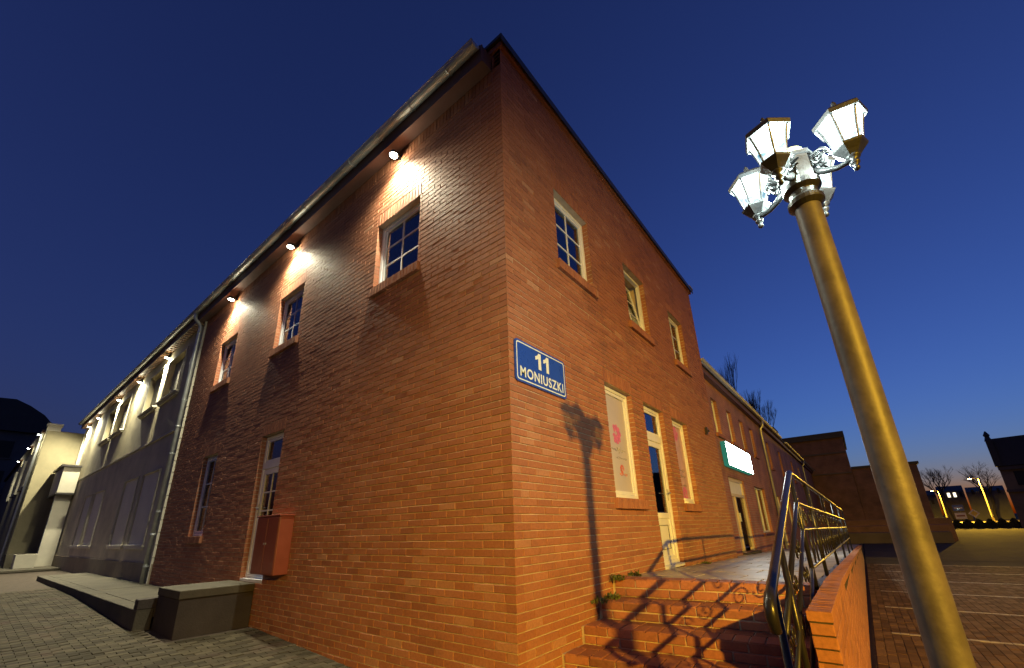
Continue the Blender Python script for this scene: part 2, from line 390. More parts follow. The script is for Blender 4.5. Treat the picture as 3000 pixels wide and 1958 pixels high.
# ------------------------------------------------------------------ brick corner building
CH = .076; Z0 = -1.768; BL = .25; PIT = .26
def kz(k): return Z0 + k*CH
bld = thing('brick_corner_building', (0, 0, Z0), 'red brick corner building with white windows and a blue street sign', 'building')
UL, UR = V((1,0,0)), V((0,1,0)); NL, NR = V((0,-1,0)), V((1,0,0)); ZZ = V((0,0,1))
def wp(side, u, z, d):   # wall coordinates -> world; d outwards from the brick face
    return V((u, -d, z)) if side == 'L' else V((d, u, z))
def wbox(q, side, u0, u1, z0, z1, d0, d1):
    a, b = wp(side, u0, z0, d0), wp(side, u1, z1, d1); q.box(a.x, b.x, a.y, b.y, a.z, b.z); return q

def brickwall(side, ua, ub, k0, k1, openings, soldiers=(), recess_course=None, md=.009):
    """openings: (u0,u1,ka,kb,lintel,sill). Returns wall part with its pieces."""
    U, N = (UL, NL) if side == 'L' else (UR, NR)
    zones = []
    P = []
    for (u0, u1, ka, kb, lint, sill) in openings:
        zones.append((u0, u1, ka, kb, True))
        if lint:
            zones.append((u0-.02, u1+.02, kb, kb+3, False))
            n_ = round((u1-u0+.04)/.076); st = (u1-u0+.04)/n_
            for i in range(n_):
                P.append((wp(side, u0-.02+(i+.5)*st, kz(kb)+1.5*CH, RNG.uniform(0, .002)), -ZZ if False else U, ZZ, N, st-.011, 3*CH-.011, .115 if True else .02))
        if sill:
            zones.append((u0-.06, u1+.06, ka-2, ka, False))
            n_ = round((u1-u0+.12)/.076); st = (u1-u0+.12)/n_
            for i in range(n_):
                P.append((wp(side, u0-.06+(i+.5)*st, kz(ka)-CH+.004, .05+RNG.uniform(-.002, .002)), U, ZZ, N, st-.010, 2*CH-.012, .16))
    for (u0, u1, ka, kb) in soldiers:
        zones.append((u0, u1, ka, kb, False)); n_ = round((u1-u0)/.076); st = (u1-u0)/n_
        for i in range(n_):
            P.append((wp(side, u0+(i+.5)*st, (kz(ka)+kz(kb))/2, RNG.uniform(.004, .008)), U, ZZ, N, st-.011, (kb-ka)*CH-.011, .03))
    for k in range(k0, k1):
        cuts = sorted([(z[0], z[1], z[4]) for z in zones if z[2] <= k < z[3]])
        free = []; cur = ua; curop = False
        for a, b, op in cuts:
            if a > cur: free.append((cur, a, curop, op))
            if b > cur: cur = b; curop = op
        if cur < ub: free.append((cur, ub, curop, False))
        zc = kz(k)+CH/2
        head = (k % 2 == 1) if side == 'L' else (k % 2 == 0)
        for fa, fb, opa, opb in free:
            # bond positions counted from the corner at u = 0
            js = []
            off = .13 if head else .26
            if side == 'L':
                p_ = 0.0; js.append(p_); p_ -= off
                while p_ > ua-PIT: js.append(p_); p_ -= PIT
                js = sorted(js)
            else:
                p_ = 0.0; js.append(p_); p_ += off
                while p_ < ub+PIT: js.append(p_); p_ += PIT
            cutp = [fa] + [j for j in js if fa+.055 < j < fb-.055] + [fb]
            for i in range(len(cutp)-1):
                a, b = cutp[i], cutp[i+1]
                ga = .005 if not (i == 0 and (opa or abs(a) < 1e-6)) else 0.0
                gb = .005 if not (i == len(cutp)-2 and (opb or abs(b) < 1e-6)) else 0.0
                edge = (i == 0 and opa) or (i == len(cutp)-2 and opb) or abs(a) < .005 or abs(b) < .005
                d = RNG.uniform(-.0015, .0018) - (.006 if k == recess_course else 0)
                P.append((wp(side, (a+ga+b-gb)/2, zc+RNG.uniform(-.0012, .0012), d), U, ZZ, N, b-gb-a-ga, CH-.0105+RNG.uniform(-.0015, .001), .115 if edge else .02))
    # mortar body with the openings left free
    q = MB()
    us = sorted(set([ua, ub] + [o[0] for o in openings] + [o[1] for o in openings])); ks = sorted(set([k0, k1] + [o[2] for o in openings] + [o[3] for o in openings]))
    e = md
    for a, b in zip(us, us[1:]):
        for c, d in zip(ks, ks[1:]):
            if any(o[0] <= a and b <= o[1] and o[2] <= c and d <= o[3] for o in openings): continue
            pts = [wp(side, a, kz(c), -e), wp(side, b, kz(c), -e), wp(side, b, kz(d), -e), wp(side, a, kz(d), -e)]
            q.quad(*pts)
    for (u0, u1, ka, kb, *_r) in openings:
        za, zb = kz(ka), kz(kb); A, B = -e, -.34
        q.quad(wp(side,u0-.004,za,A), wp(side,u0-.004,za,B), wp(side,u0-.004,zb,B), wp(side,u0-.004,zb,A)); q.quad(wp(side,u1+.004,za,B), wp(side,u1+.004,za,A), wp(side,u1+.004,zb,A), wp(side,u1+.004,zb,B))
        q.quad(wp(side,u0,zb+.004,A), wp(side,u0,zb+.004,B), wp(side,u1,zb+.004,B), wp(side,u1,zb+.004,A)); q.quad(wp(side,u0,za-.004,B), wp(side,u0,za-.004,A), wp(side,u1,za-.004,A), wp(side,u1,za-.004,B))
    wall = q.build('wall', MORTAR, bld)
    return wall, P

# openings: (u0, u1, first course, last course, lintel, sill)
OL = [(-2.70, -1.62, 71, 87, 1, 1), (-6.24, -5.18, 71, 87, 1, 1), (-9.66, -8.56, 71, 87, 1, 1), (-9.22, -8.32, 24, 47, 1, 1), (-6.04, -5.14, 14, 47, 1, 0)]
OR = [(1.19, 2.22, 70, 87, 1, 1), (3.62, 4.66, 70, 87, 1, 1), (6.12, 7.16, 70, 87, 1, 1), (2.24, 3.21, 28, 50, 1, 1), (3.70, 4.68, 14, 50, 1, 0), (5.16, 6.12, 28, 50, 1, 1)]
LEN_L = -11.42; LEN_R = 8.62
wallL, PL = brickwall('L', LEN_L, 0.0, 1, 104, OL, soldiers=[(LEN_L, -.16, 101, 104)])
wallR, PR = brickwall('R', 0.0, LEN_R, 1, 108, OR, recess_course=62)
# stub of facing above the cornice at the corner, on the left side
for k in range(104, 108):
    PL.append((V((-.08, 0, kz(k)+CH/2)), UL, ZZ, NL, .155, CH-.0105, .1))
place_pieces(PL, 'brick', BRICK, wallL, 150)
place_pieces(PR, 'brick', BRICK, wallR, 150)
# inner shell: keeps the rooms dark and closes the building
q = MB(); q.box(LEN_L+.02, -.36, .36, 8.5, Z0, 6.38); q.build('inner_shell', ROOM, bld)
q = MB()
q.quad((-.16, .009, kz(104)), (-.001, .009, kz(104)), (-.001, .009, kz(108)), (-.16, .009, kz(108)))
q.quad((-.165, .009, kz(104)), (-.165, 8.6, kz(104)), (-.165, 8.6, kz(108)), (-.165, .009, kz(108)))
q.quad((-.009, LEN_R-.004, Z0), (-3.0, LEN_R-.004, Z0), (-3.0, LEN_R-.004, kz(108)), (-.009, LEN_R-.004, kz(108)))
q.build('gable_return', MORTARD, bld)
# gable parapet: projecting brick band and dark metal coping
q = MB(); q.box(-.20, .045, -.03, 8.74, kz(108), kz(108)+.085); band = q.build('parapet_band', BRICK, bld)
q = MB(); q.box(-.24, .085, -.075, 8.80, kz(108)+.087, kz(108)+.15); q.box(.075, .088, -.077, 8.802, kz(108)+.02, kz(108)+.148); q.build('coping', COPE, bld, bevel=.006)
q = MB(); q.box(-.05, .10, 8.52, 8.83, kz(108)+.152, kz(108)+.19); q.build('coping_end_flashing', ZINC, bld)
# roof, cornice box, gutter and downpipe along the left eave
q = MB(); q.hexa([(-31.0, -.20, 6.44), (-.20, -.20, 6.44), (-.20, 8.5, 6.50), (-31.0, 8.5, 6.50), (-31.0, -.20, 6.475), (-.20, -.20, 6.475), (-.20, 8.5, 6.9), (-31.0, 8.5, 6.9)]); q.build('roof', SLATE, bld)
q = MB(); q.box(LEN_L, -.165, -.185, -.001, kz(104)+.004, 6.43); corn = q.build('cornice', SOFF, bld)
q = MB(); q.box(LEN_L, -.16, -.205, -.187, kz(104)-.015, 6.44); q.build('fascia_board', SOFF, corn)
def gutter(q, xa, xb, yc, zc, r=.078):
    n = 9; P0 = []
    for i in range(n): a = math.pi + math.pi*i/(n-1); P0.append((math.cos(a)*r, math.sin(a)*r))
    P1 = [(p*.93, z*.93) for p, z in P0]
    for A in (P0, P1):
        for (p, z), (p2, z2) in zip(A, A[1:]): q.quad((xa, yc+p, zc+z), (xb, yc+p, zc+z), (xb, yc+p2, zc+z2), (xa, yc+p2, zc+z2))
    q.poly([(xb, yc+p, zc+z) for p, z in P0]); q.poly([(xa, yc+p, zc+z) for p, z in P0])
    q.tube([(xa, yc-r, zc), (xb, yc-r, zc)], .011, 6)
q = MB(); gutter(q, LEN_L-.3, -.2, -.285, 6.40); gut = q.build('gutter', ZINC, bld)
for i in range(13):
    x = -.75 - i*.84; q = MB(); rr = .083
    q.tube([(x, -.285+rr*math.cos(a), 6.40+rr*math.sin(a)) for a in [math.pi*(1+j/10) for j in range(11)]], .009, 6); q.build('gutter_bracket', ZINC, gut)
px_, py_ = -11.55, -.11
q = MB(); q.tube([(px_, -.285, 6.34), (px_, -.285, 6.22), (px_, -.27, 6.16), (px_, -.14, 6.02), (px_, py_, 5.95), (px_, py_, 5.8), (px_, py_, -1.02)], .05, 14, rot=.2)
pipe = q.build('downpipe', ZINC, bld, smooth=True)
for z in (5.2, 3.7, 2.2, .7, -.6):
    q = MB(); q.tube([(px_, py_, z-.02), (px_, py_, z+.02)], .057, 14); q.box(px_-.012, px_+.012, -.06, 0.0, z-.012, z+.012); q.tube([(px_-.065, py_, z), (px_-.1, py_, z)], .012, 6); q.build('pipe_clip', ZINC, pipe)
for z in (5.75, 2.9, .1):
    q = MB(); q.tube([(px_, py_, z), (px_, py_, z+.07)], .054, 14); q.build('pipe_sleeve', ZINC, pipe, smooth=True)

# ------------------------------------------------------------------ windows and doors
def frame(q, side, u0, u1, z0, z1, d0, d1, t):
    wbox(q, side, u0, u0+t, z0, z1, d0, d1); wbox(q, side, u1-t, u1, z0, z1, d0, d1); wbox(q, side, u0+t, u1-t, z1-t, z1, d0, d1); wbox(q, side, u0+t, u1-t, z0, z0+t, d0, d1)
def pane(side, u0, u1, z0, z1, d, m_, parent, name='pane'):
    q = MB(); wbox(q, side, u0, u1, z0, z1, d-.006, d); return q.build(name, m_, parent)
def window(side, u0, u1, z0, z1, cols, rows, rec=.095, lower=None, gm=None, curtain=None, tilt=False, parent=None, fm=None):
    parent = parent or bld; fm = fm or PVC; gm = gm or GLASS
    q = MB(); frame(q, side, u0+.004, u1-.004, z0+.004, z1-.004, -rec-.07, -rec, .055)
    w = q.build('window', fm, parent, bevel=.004)
    a, b, c, d = u0+.062, u1-.062, z0+.062, z1-.062
    df = -rec-.012
    def lean(P_):   # sash hung at the foot, its head tipped into the room
        return P_
    q = MB(); frame(q, side, a, b, c, d, df-.05, df, .05); sash = q.build('sash', fm, w, bevel=.004)
    subs = [sash]
    a += .05; b -= .05; c += .05; d -= .05
    q = MB(); n = 0
    cw = (b-a)/cols; rh = (d-c)/rows
    for i in range(1, cols): wbox(q, side, a+i*cw-.013, a+i*cw+.013, c, d, df-.035, df-.012); n += 1
    for j in range(1, rows): wbox(q, side, a, b, c+j*rh-.013, c+j*rh+.013, df-.034, df-.013); n += 1
    if n: subs.append(q.build('glazing_bars', fm, w))
    for i in range(cols):
        for j in range(rows):
            subs.append(pane(side, a+i*cw+.0005, a+(i+1)*cw-.0005, c+j*rh+.0005, c+(j+1)*rh-.0005, df-.022, gm, w))
    if curtain is not None:
        q = MB(); k = 26; ca, cb = (a, b) if curtain == 'full' else ((a-.03, a+(b-a)*.34) if curtain == 'side' else (a+(b-a)*.62, b+.03))
        for i in range(k):
            ua, ub = ca+(cb-ca)*i/k, ca+(cb-ca)*(i+1)/k; da, db = [-rec-.16-.018*math.sin(v*1.7) for v in (i, i+1)]
            q.quad(wp(side, ua, c-.03, da), wp(side, ub, c-.03, db), wp(side, ub, d+.03, db), wp(side, ua, d+.03, da))
        q.build('curtain', CURT, w, smooth=True)
    if tilt:
        piv = wp(side, (u0+u1)/2, c-.05, df-.025); ang = R(9)
        ax = V((0,1,0)) if side == 'R' else V((1,0,0)); rm = Matrix.Rotation(-ang if side == 'R' else ang, 4, ax)
        for o in subs:
            wl = WL[o.name]; o.matrix_local = Matrix.Translation(piv - WL[w.name]) @ rm @ Matrix.Translation(wl - piv)
    return w
for i, (u0, u1, ka, kb, *_r) in enumerate(OL[:3]): window('L', u0, u1, kz(ka), kz(kb), 2, 3, rec=.09, curtain=['side', 'side', 'full'][i])
window('L', OL[3][0], OL[3][1], kz(24), kz(47), 2, 3, rec=.085, curtain='side')
for i, (u0, u1, ka, kb, *_r) in enumerate(OR[:3]): window('R', u0, u1, kz(ka), kz(kb), 2, 3, curtain=['far', None, 'full'][i], tilt=(i == 1))
wA = window('R', OR[3][0], OR[3][1], kz(28), kz(50), 1, 1, rec=.085, gm=FILM)
wB = window('R', OR[5][0], OR[5][1], kz(28), kz(50), 1, 1, rec=.085, gm=FILMP)
PINK = mat('print_pink', (.62, .16, .36), .5, var=.3, vscale=25); PGREY = mat('print_grey', (.20, .19, .2), .5); PRED = mat('print_red', (.62, .16, .11), .5, var=.2, vscale=20)
def rosette(q, cy, cz, r, d, n=5, petals=9, seed=0):
    rr = random.Random(seed)
    for ring in range(n):
        for k in range(petals-ring):
            a = 2*math.pi*k/(petals-ring)+ring*.4; rad = r*(1-ring/n); c0 = (cy+math.cos(a)*rad*.72, cz+math.sin(a)*rad*.72)
            pts = []
            for j in range(8):
                b = 2*math.pi*j/8; pr = rad*.30*(1+.25*rr.uniform(-1, 1)); pts.append(wp('R', c0[0]+math.cos(b)*pr, c0[1]+math.sin(b)*pr, d+.0004*ring))
            if rr.random() < .72: q.poly(pts)
def strokes(q, u0, u1, z, h, d, seed, wob=3.2, r=.006):
    rr = random.Random(seed); n = 60; pts = []
    for i in range(n):
        t = i/(n-1); pts.append(wp('R', u0+(u1-u0)*t+.02*math.sin(t*n*.9), z+h*math.sin(t*n*.55)*(.5+.5*math.sin(t*9+seed)), d))
    for a, b in zip(pts, pts[1:]):
        if rr.random() < .9: q.tube([a, b], r*.6, 4, cap=False)
dF = -.085-.012-.022+.002
zc_ = (kz(28)+kz(50))/2
q = MB(); rosette(q, 2.72, 1.33, .16, dF, seed=2); q.build('printed_flower', PINK, wA)
q = MB(); strokes(q, 2.50, 2.98, 1.08, .055, dF, 3); strokes(q, 2.62, 3.0, .96, .018, dF, 5, r=.004); q.build('printed_script', PGREY, wA)
q = MB(); rosette(q, 2.80, .80, .07, dF, n=3, seed=8); strokes(q, 2.70, 2.95, .72, .02, dF, 6); q.build('printed_red_mark', PRED, wA)
q = MB(); rosette(q, 5.62, 1.78, .17, dF, seed=12); rosette(q, 5.70, .55, .15, dF, seed=13); q.build('printed_flower', PINK, wB)
q = MB(); strokes(q, 5.42, 5.86, 1.02, .035, dF, 7); strokes(q, 5.42, 5.86, .9, .03, dF, 17); strokes(q, 5.45, 5.86, .72, .03, dF, 27); q.build('printed_script', PGREY, wB)

def door(side, u0, u1, z0, z1, rec, hside, solid, bars=True):
    q = MB(); frame(q, side, u0+.004, u1-.004, z0, z1-.004, -rec-.08, -rec, .065); zt = z1-.62
    wbox(q, side, u0+.07, u1-.07, zt, zt+.12, -rec-.08, -rec+.001)
    dr = q.build('door', PVC, bld, bevel=.004)
    a, b = u0+.069, u1-.069
    q = MB(); frame(q, side, a, b, zt+.122, z1-.07, -rec-.062, -rec-.012, .045); tr = q.build('transom', PVC, dr, bevel=.004)
    pane(side, a+.045, b-.045, zt+.167, z1-.115, -rec-.03, GLASS, dr)
    q = MB(); lf0, lf1 = z0+.03, zt-.004; frame(q, side, a, b, lf0, lf1, -rec-.062, -rec-.012, .1)
    gz0 = lf0+.1
    if solid:
        gz0 = lf0+solid; wbox(q, side, a+.1, b-.1, gz0-.09, gz0, -rec-.061, -rec-.013)
    leaf = q.build('leaf', PVC, dr, bevel=.004)
    if solid:
        q = MB(); wbox(q, side, a+.1, b-.1, lf0+.1, gz0-.09, -rec-.05, -rec-.028); q.build('panel', PVC, dr)
        q = MB(); um = (a+b)/2
        frame(q, side, um-.2, um+.22, lf0+.2, gz0-.2, -rec-.028, -rec-.02, .008); q.build('panel_moulding', COPE, dr)
    a2, b2, c2, d2 = a+.1, b-.1, gz0, lf1-.1
    rows = 3 if bars else 1; cols = 2 if bars else 1
    if bars:
        q = MB(); wbox(q, side, (a2+b2)/2-.012, (a2+b2)/2+.012, c2, d2, -rec-.045, -rec-.02)
        for j in range(1, rows+2): zz = c2+(d2-c2)*j/(rows+2); wbox(q, side, a2, b2, zz-.012, zz+.012, -rec-.044, -rec-.021)
        q.build('glazing_bars', PVC, dr); rows += 2
    for i in range(cols):
        for j in range(rows):
            pane(side, a2+(b2-a2)*i/cols+.0005, a2+(b2-a2)*(i+1)/cols-.0005, c2+(d2-c2)*j/rows+.0005, c2+(d2-c2)*(j+1)/rows-.0005, -rec-.032, GLASS, dr)
    uh = a+.05 if hside < 0 else b-.05; zh = z0+1.12
    q = MB(); wbox(q, side, uh-.018, uh+.018, zh-.1, zh+.1, -rec-.012, -rec+.001); q.tube([wp(side, uh, zh+.03, -rec), wp(side, uh, zh+.03, -rec+.05), wp(side, uh-hside*.11, zh+.03, -rec+.05)], .010, 8); q.build('handle', ZINC, dr)
    q = MB(); wbox(q, side, u0+.004, u1-.004, z0-.045, z0-.001, -.2, -.005); q.build('threshold', PVCW, dr)
    return dr
door('L', OL[4][0], OL[4][1], kz(14)+.05, kz(47), .085, -1, 0)
door('R', OR[4][0], OR[4][1], -.625, kz(50), .085, 1, .78, bars=False)
# small outlet and an iron wall tie on the gable
q = MB(); q.box(0, .06, 7.62, 7.69, 2.05, 2.22); q.box(.06, .1, 7.63, 7.68, 2.10, 2.14); q.build('wall_bracket', COPE, bld)

# ------------------------------------------------------------------ lettering
def text_mesh(txt, size, bold=.0, spacing=1.0):
    cu = bpy.data.curves.new('text', 'FONT'); cu.body = txt; cu.size = size; cu.offset = bold; cu.space_character = spacing; cu.align_x = 'CENTER'; cu.resolution_u = 4; cu.extrude = .0
    o = bpy.data.objects.new('text', cu); COL.objects.link(o); bpy.context.view_layer.update()
    me = bpy.data.meshes.new_from_object(o.evaluated_get(bpy.context.evaluated_depsgraph_get()))
    v = [tuple(p.co) for p in me.vertices]; f = [tuple(p.vertices) for p in me.polygons]
    bpy.data.objects.remove(o); bpy.data.curves.remove(cu); bpy.data.meshes.remove(me); return v, f
def lettering(name, txt, yc, zb, width, height, d, m_, parent, bold):
    v, f = text_mesh(txt, 1.0, bold, 1.12)
    xs_ = [p[0] for p in v]; ys_ = [p[1] for p in v]; sx = width/(max(xs_)-min(xs_)); sy = height/(max(ys_)-min(ys_)); xm = (max(xs_)+min(xs_))/2
    q = MB(); q.v = [tuple(wp('R', yc+(p[0]-xm)*sx, zb+(p[1]-min(ys_))*sy, d)) for p in v]; q.f = f; q.r = [.5]*len(f)
    return q.build(name, m_, parent)
def rrect(y0, y1, z0, z1, r, n=6):
    pts = []
    for cy, cz, a0 in ((y1-r, z1-r, 0), (y0+r, z1-r, 90), (y0+r, z0+r, 180), (y1-r, z0+r, 270)):
        for k in range(n+1): a = R(a0+90*k/n); pts.append((cy+r*math.cos(a), cz+r*math.sin(a)))
    return pts
SY0, SY1, SZ0, SZ1 = .075, 1.085, 1.48, 1.97
sign = thing('street_name_sign', (.02, (SY0+SY1)/2, SZ0), 'blue enamel street sign with white 11 and MONIUSZKI on the brick corner', 'sign')
q = MB(); pp = rrect(SY0, SY1, SZ0, SZ1, .045); q.poly([wp('R', y, z, .022) for y, z in pp]); 
for i in range(len(pp)): a, b = pp[i], pp[(i+1) % len(pp)]; q.quad(wp('R', *a, .004), wp('R', *b, .004), wp('R', *b, .022), wp('R', *a, .022))
q.build('plate', SIGNB, sign)
q = MB(); po = rrect(SY0+.022, SY1-.022, SZ0+.022, SZ1-.022, .035); pi_ = rrect(SY0+.036, SY1-.036, SZ0+.036, SZ1-.036, .028)
for i in range(len(po)): j = (i+1) % len(po); q.quad(wp('R', *pi_[i], .0235), wp('R', *po[i], .0235), wp('R', *po[j], .0235), wp('R', *pi_[j], .0235))
q.build('border_line', SIGNW, sign)
for yc_ in (.50, .66):
    q = MB(); q.poly([wp('R', yc_+a_, 1.71+b_, .0238) for a_, b_ in ((.005, 0), (.06, 0), (.06, .20), (.016, .20), (-.012, .168), (-.052, .15), (-.052, .106), (-.018, .118), (.005, .134))]); q.build('digit', SIGNW, sign)
lettering('street_name', 'MONIUSZKI', .585, 1.545, .86, .12, .0238, SIGNW, sign, .022)
for y_ in (SY0+.06, SY1-.06):
    pass

# ------------------------------------------------------------------ red-brown meter cabinet on the left wall
cab = thing('meter_cabinet', (-4.73, -.105, -.54), 'red-brown metal meter cabinet on brick wall beside the white door', 'cabinet')
q = MB(); q.box(-5.12, -4.33, -.205, .004, -.54, .295); q.build('body', CABP, cab, bevel=.008)
q = MB(); q.box(-5.14, -4.31, -.225, .0, .297, .318); q.build('lid', CABP, cab, bevel=.004)
for x0, x1 in ((-5.105, -4.728), (-4.722, -4.345)):
    q = MB(); q.box(x0, x1, -.2125, -.206, -.52, .28); dd = q.build('door', CABP, cab, bevel=.003)
    q = MB(); q.tube([(x0+.35 if x0 < -5 else x0+.03, -.212, -.1), (x0+.35 if x0 < -5 else x0+.03, -.222, -.1)], .016, 10); q.build('lock', ZINC, dd)

# ------------------------------------------------------------------ floodlights
def flood(loc, label, power, yaw=0.0, group=None, spread=118, aim=(0, -.10, -1), nm='floodlight'):
    x, y, z = loc
    t = thing(nm, (x, y, z), label, 'floodlight', group)
    q = MB(); q.lathe([(.066, -.012), (.078, -.008), (.078, .03), (.06, .05), (.02, .055)], (x, y, z), 18); q.build('housing', LAMPM, t)
    q = MB(); q.lathe([(.02, -.022), (.05, -.02), (.064, -.0125)], (x, y, z), 18); q.build('lens', FLOODL, t)
    q = MB(); q.box(x-.015, x+.015, y+.0, .0 if y > -.5 else y+.1, z+.052, z+.075); q.box(x-.04, x+.04, (.0 if y > -.5 else y+.1)-.012, (.0 if y > -.5 else y+.1), z+.02, z+.11); q.build('bracket', LAMPM, t)
    lampobj('flood_glow', 'POINT', (x, y-.02, z-.05), 16, COOL, t, shadow_soft_size=.04)
    lampobj('flood_light', 'SPOT', (x, y, z-.03), power, COOL, t, spot_size=R(spread), spot_blend=1.0, shadow_soft_size=.05, aim=aim)
    return t
GF = 'floodlights under the left eave'
BX = [-2.20, -5.82, -9.12]
for i, x in enumerate(BX):
    flood((x, -.14, 5.93), ['white floodlight under the brick cornice closest to the building corner', 'white floodlight under the brick cornice, second from the building corner', 'white floodlight under the brick cornice beside the downpipe'][i], 1350, group=GF, spread=160, aim=(0, -.55, -1))
for i, x in enumerate([-15.02, -18.7, -22.2, -26.7, -29.3]):
    flood((x, -.085, 5.98), ['first', 'second', 'third', 'fourth', 'fifth'][i] + ' floodlight along the grey eave counted from the downpipe', 2300, group=GF, spread=168, aim=(0, -.35, -1))

# ------------------------------------------------------------------ grey rendered building
gb = thing('grey_rendered_building', (-21, 0, -1.2), 'long grey rendered building with paired blind windows past the downpipe', 'building')
GA, GB_ = -31.0, LEN_L-.004
def niche_wall(name, z0, z1, holes, m_, parent, dep=.0):
    q = MB(); us = sorted(set([GA, GB_] + [h[0] for h in holes] + [h[1] for h in holes])); zs = sorted(set([z0, z1] + [h[2] for h in holes] + [h[3] for h in holes]))
    for a, b in zip(us, us[1:]):
        for c, d in zip(zs, zs[1:]):
            if any(h[0] <= a and b <= h[1] and h[2] <= c and d <= h[3] for h in holes): continue
            q.quad((a, .006-dep, c), (b, .006-dep, c), (b, .006-dep, d), (a, .006-dep, d))
    for a, b, c, d in holes:
        y0, y1 = .006-dep, .19
        q.quad((a, y0, c), (a, y1, c), (a, y1, d), (a, y0, d)); q.quad((b, y1, c), (b, y0, c), (b, y0, d), (b, y1, d)); q.quad((a, y0, d), (a, y1, d), (b, y1, d), (b, y0, d)); q.quad((a, y1, c), (a, y0, c), (b, y0, c), (b, y1, c))
    return q.build(name, m_, parent)
UPH = [(-14.75, -12.95, 4.3, 5.72), (-17.1, -15.3, 4.3, 5.72), (-22.0, -20.0, 4.3, 5.72), (-24.2, -22.4, 4.3, 5.72), (-30.6, -29.6, 3.95, 5.72)]
LOH = [(-14.6, -12.75, -.1, 1.92), (-16.95, -15.15, -.1, 1.92), (-22.2, -20.2, -.1, 1.92), (-24.35, -22.6, -.1, 1.92)]
niche_wall('upper_wall', 2.95, 6.14, UPH, RENDER, gb)
niche_wall('lower_wall', -.55, 2.95, LOH, RENDERD, gb)
q = MB(); q.box(GA, GB_, -.035, .1, -1.2, -.551); q.build('plinth', PLINTH, gb)
q = MB(); q.box(GA, GB_, -.05, .1, 2.93, 2.99); q.build('string_course', RENDTRIM, gb)
for hs, up in ((UPH, True), (LOH, False)):
    for a, b, c, d in hs:
        dp = .15 if up else .03
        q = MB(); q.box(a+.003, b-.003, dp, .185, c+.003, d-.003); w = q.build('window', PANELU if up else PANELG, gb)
        q = MB(); t_ = .07 if up else .035
        for bb in ((a-t_, a-.002, c, d), (b+.002, b+t_, c, d), (a-t_, b+t_, d+.002, d+t_)): q.box(bb[0], bb[1], -.03, .004, bb[2], bb[3])
        q.build('surround', RENDTRIM, w, bevel=.006)
        q = MB(); q.box(a-.1, b+.1, -.12 if up else -.06, .004, c-.06, c-.002); q.box(a-.06, b+.06, -.075 if up else -.04, .003, c-.12, c-.062); q.build('sill', RENDTRIM if up else PANELG, w, bevel=.006)
        if up: q = MB(); q.box((a+b)/2-.025, (a+b)/2+.025, .12, .149, c+.05, d-.05); q.build('mullion', RENDTRIM, w)
q = MB(); q.box(GA, GB_-.005, -.185, -.001, 6.16, 6.43); ec = q.build('eave_box', SOFF, gb)
x = GA
while x < GB_-.2:
    q = MB(); q.box(x, x+.094, -.186, .0, 6.142, 6.158); q.build('soffit_board', WOOD, ec); x += .2
q = MB(); q.box(GA, GB_-.005, -.205, -.187, 6.13, 6.44); q.build('fascia_board', SOFF, ec)
q = MB(); gutter(q, GA, LEN_L-.301, -.285, 6.40); q.build('gutter', ZINC, gb)
q = MB(); q.box(GA, GB_-.02, .22, 8.0, -1.2, 6.4); q.build('inner_shell', ROOM, gb)
# pale render edge with joints beside the downpipe
q = MB(); k = 0
z = -1.0
while z < 5.9:
    q.box(-11.50, -11.426, -.05, .0, z, z+.285); z += .3
q.build('edge_strip', RENDTRIM, gb)

# ------------------------------------------------------------------ porch
po_ = thing('porch', (-29, -.33, -1.1), 'small flat-roofed entrance porch on the grey building', 'porch')
q = MB(); q.box(-30.9, -27.78, -.66, -.052, 2.35, 3.60); q.build('canopy', RENDTRIM, po_, bevel=.01)
q = MB(); q.box(-30.95, -27.68, -.76, -.052, 3.602, 3.70); q.build('canopy_roof', COPE, po_)
q = MB(); q.box(-30.92, -27.74, -.70, -.053, 2.27, 2.348); q.build('canopy_trim', COPE, po_)
q = MB(); q.box(-28.55, -28.2, -.62, -.053, -1.1, 2.268); q.build('pillar', RENDTRIM, po_)
q = MB(); q.box(-29.9, -28.9, -.1, -.06, -1.05, 1.35); q.build('entrance_door', COPE, po_)

# ------------------------------------------------------------------ projecting wing past the porch
wg = thing('projecting_wing', (-40, 2, -1.15), 'tall beige rendered wing that juts out past the porch', 'building')
q = MB(); q.box(-62, -31.05, -1.45, 6, -1.2, 5.85); q.build('wall', mat('beige_render_dimmed', (.25, .22, .135), .85, spec=.2, bump=.5, bscale=60, var=.2, vscale=.8), wg)  # mottled wing render, its colour darkened to offset the close floodlight
q = MB(); q.box(-31.6, -31.04, -1.47, -.95, 5.852, 6.15); q.box(-31.65, -30.99, -1.52, -.9, 6.152, 6.25); q.build('chimney', RENDTRIM, wg)
q = MB(); q.box(-62, -31.66, -1.60, 6, 5.852, 5.98); q.build('eave', SOFF, wg)
for x in (-33.8, -36.2, -39.4, -41.6, -46):
    q = MB(); q.box(x-.55, x+.55, -1.472, -1.4, 3.2, 5.0); w = q.build('window', GLASS if False else ROOM, wg)
    q = MB(); q.box(x-.63, x-.552, -1.56, -1.45, 3.1, 5.1); q.box(x+.552, x+.63, -1.56, -1.45, 3.1, 5.1); q.box(x-.63, x+.63, -1.57, -1.45, 3.0, 3.098); q.build('surround', RENDTRIM, w)
q = MB(); q.tube([(-32.2, -1.53, 5.85), (-32.2, -1.53, -1.1)], .06, 8); q.build('downpipe', ZINC, wg)
for i, x in enumerate((-31.85, -37.4, -44.4)):
    flood((x, -1.66, 5.72), ['first', 'second', 'third'][i] + ' floodlight on the beige wing counted from its corner', 450, group='floodlights on the beige wing', spread=100)
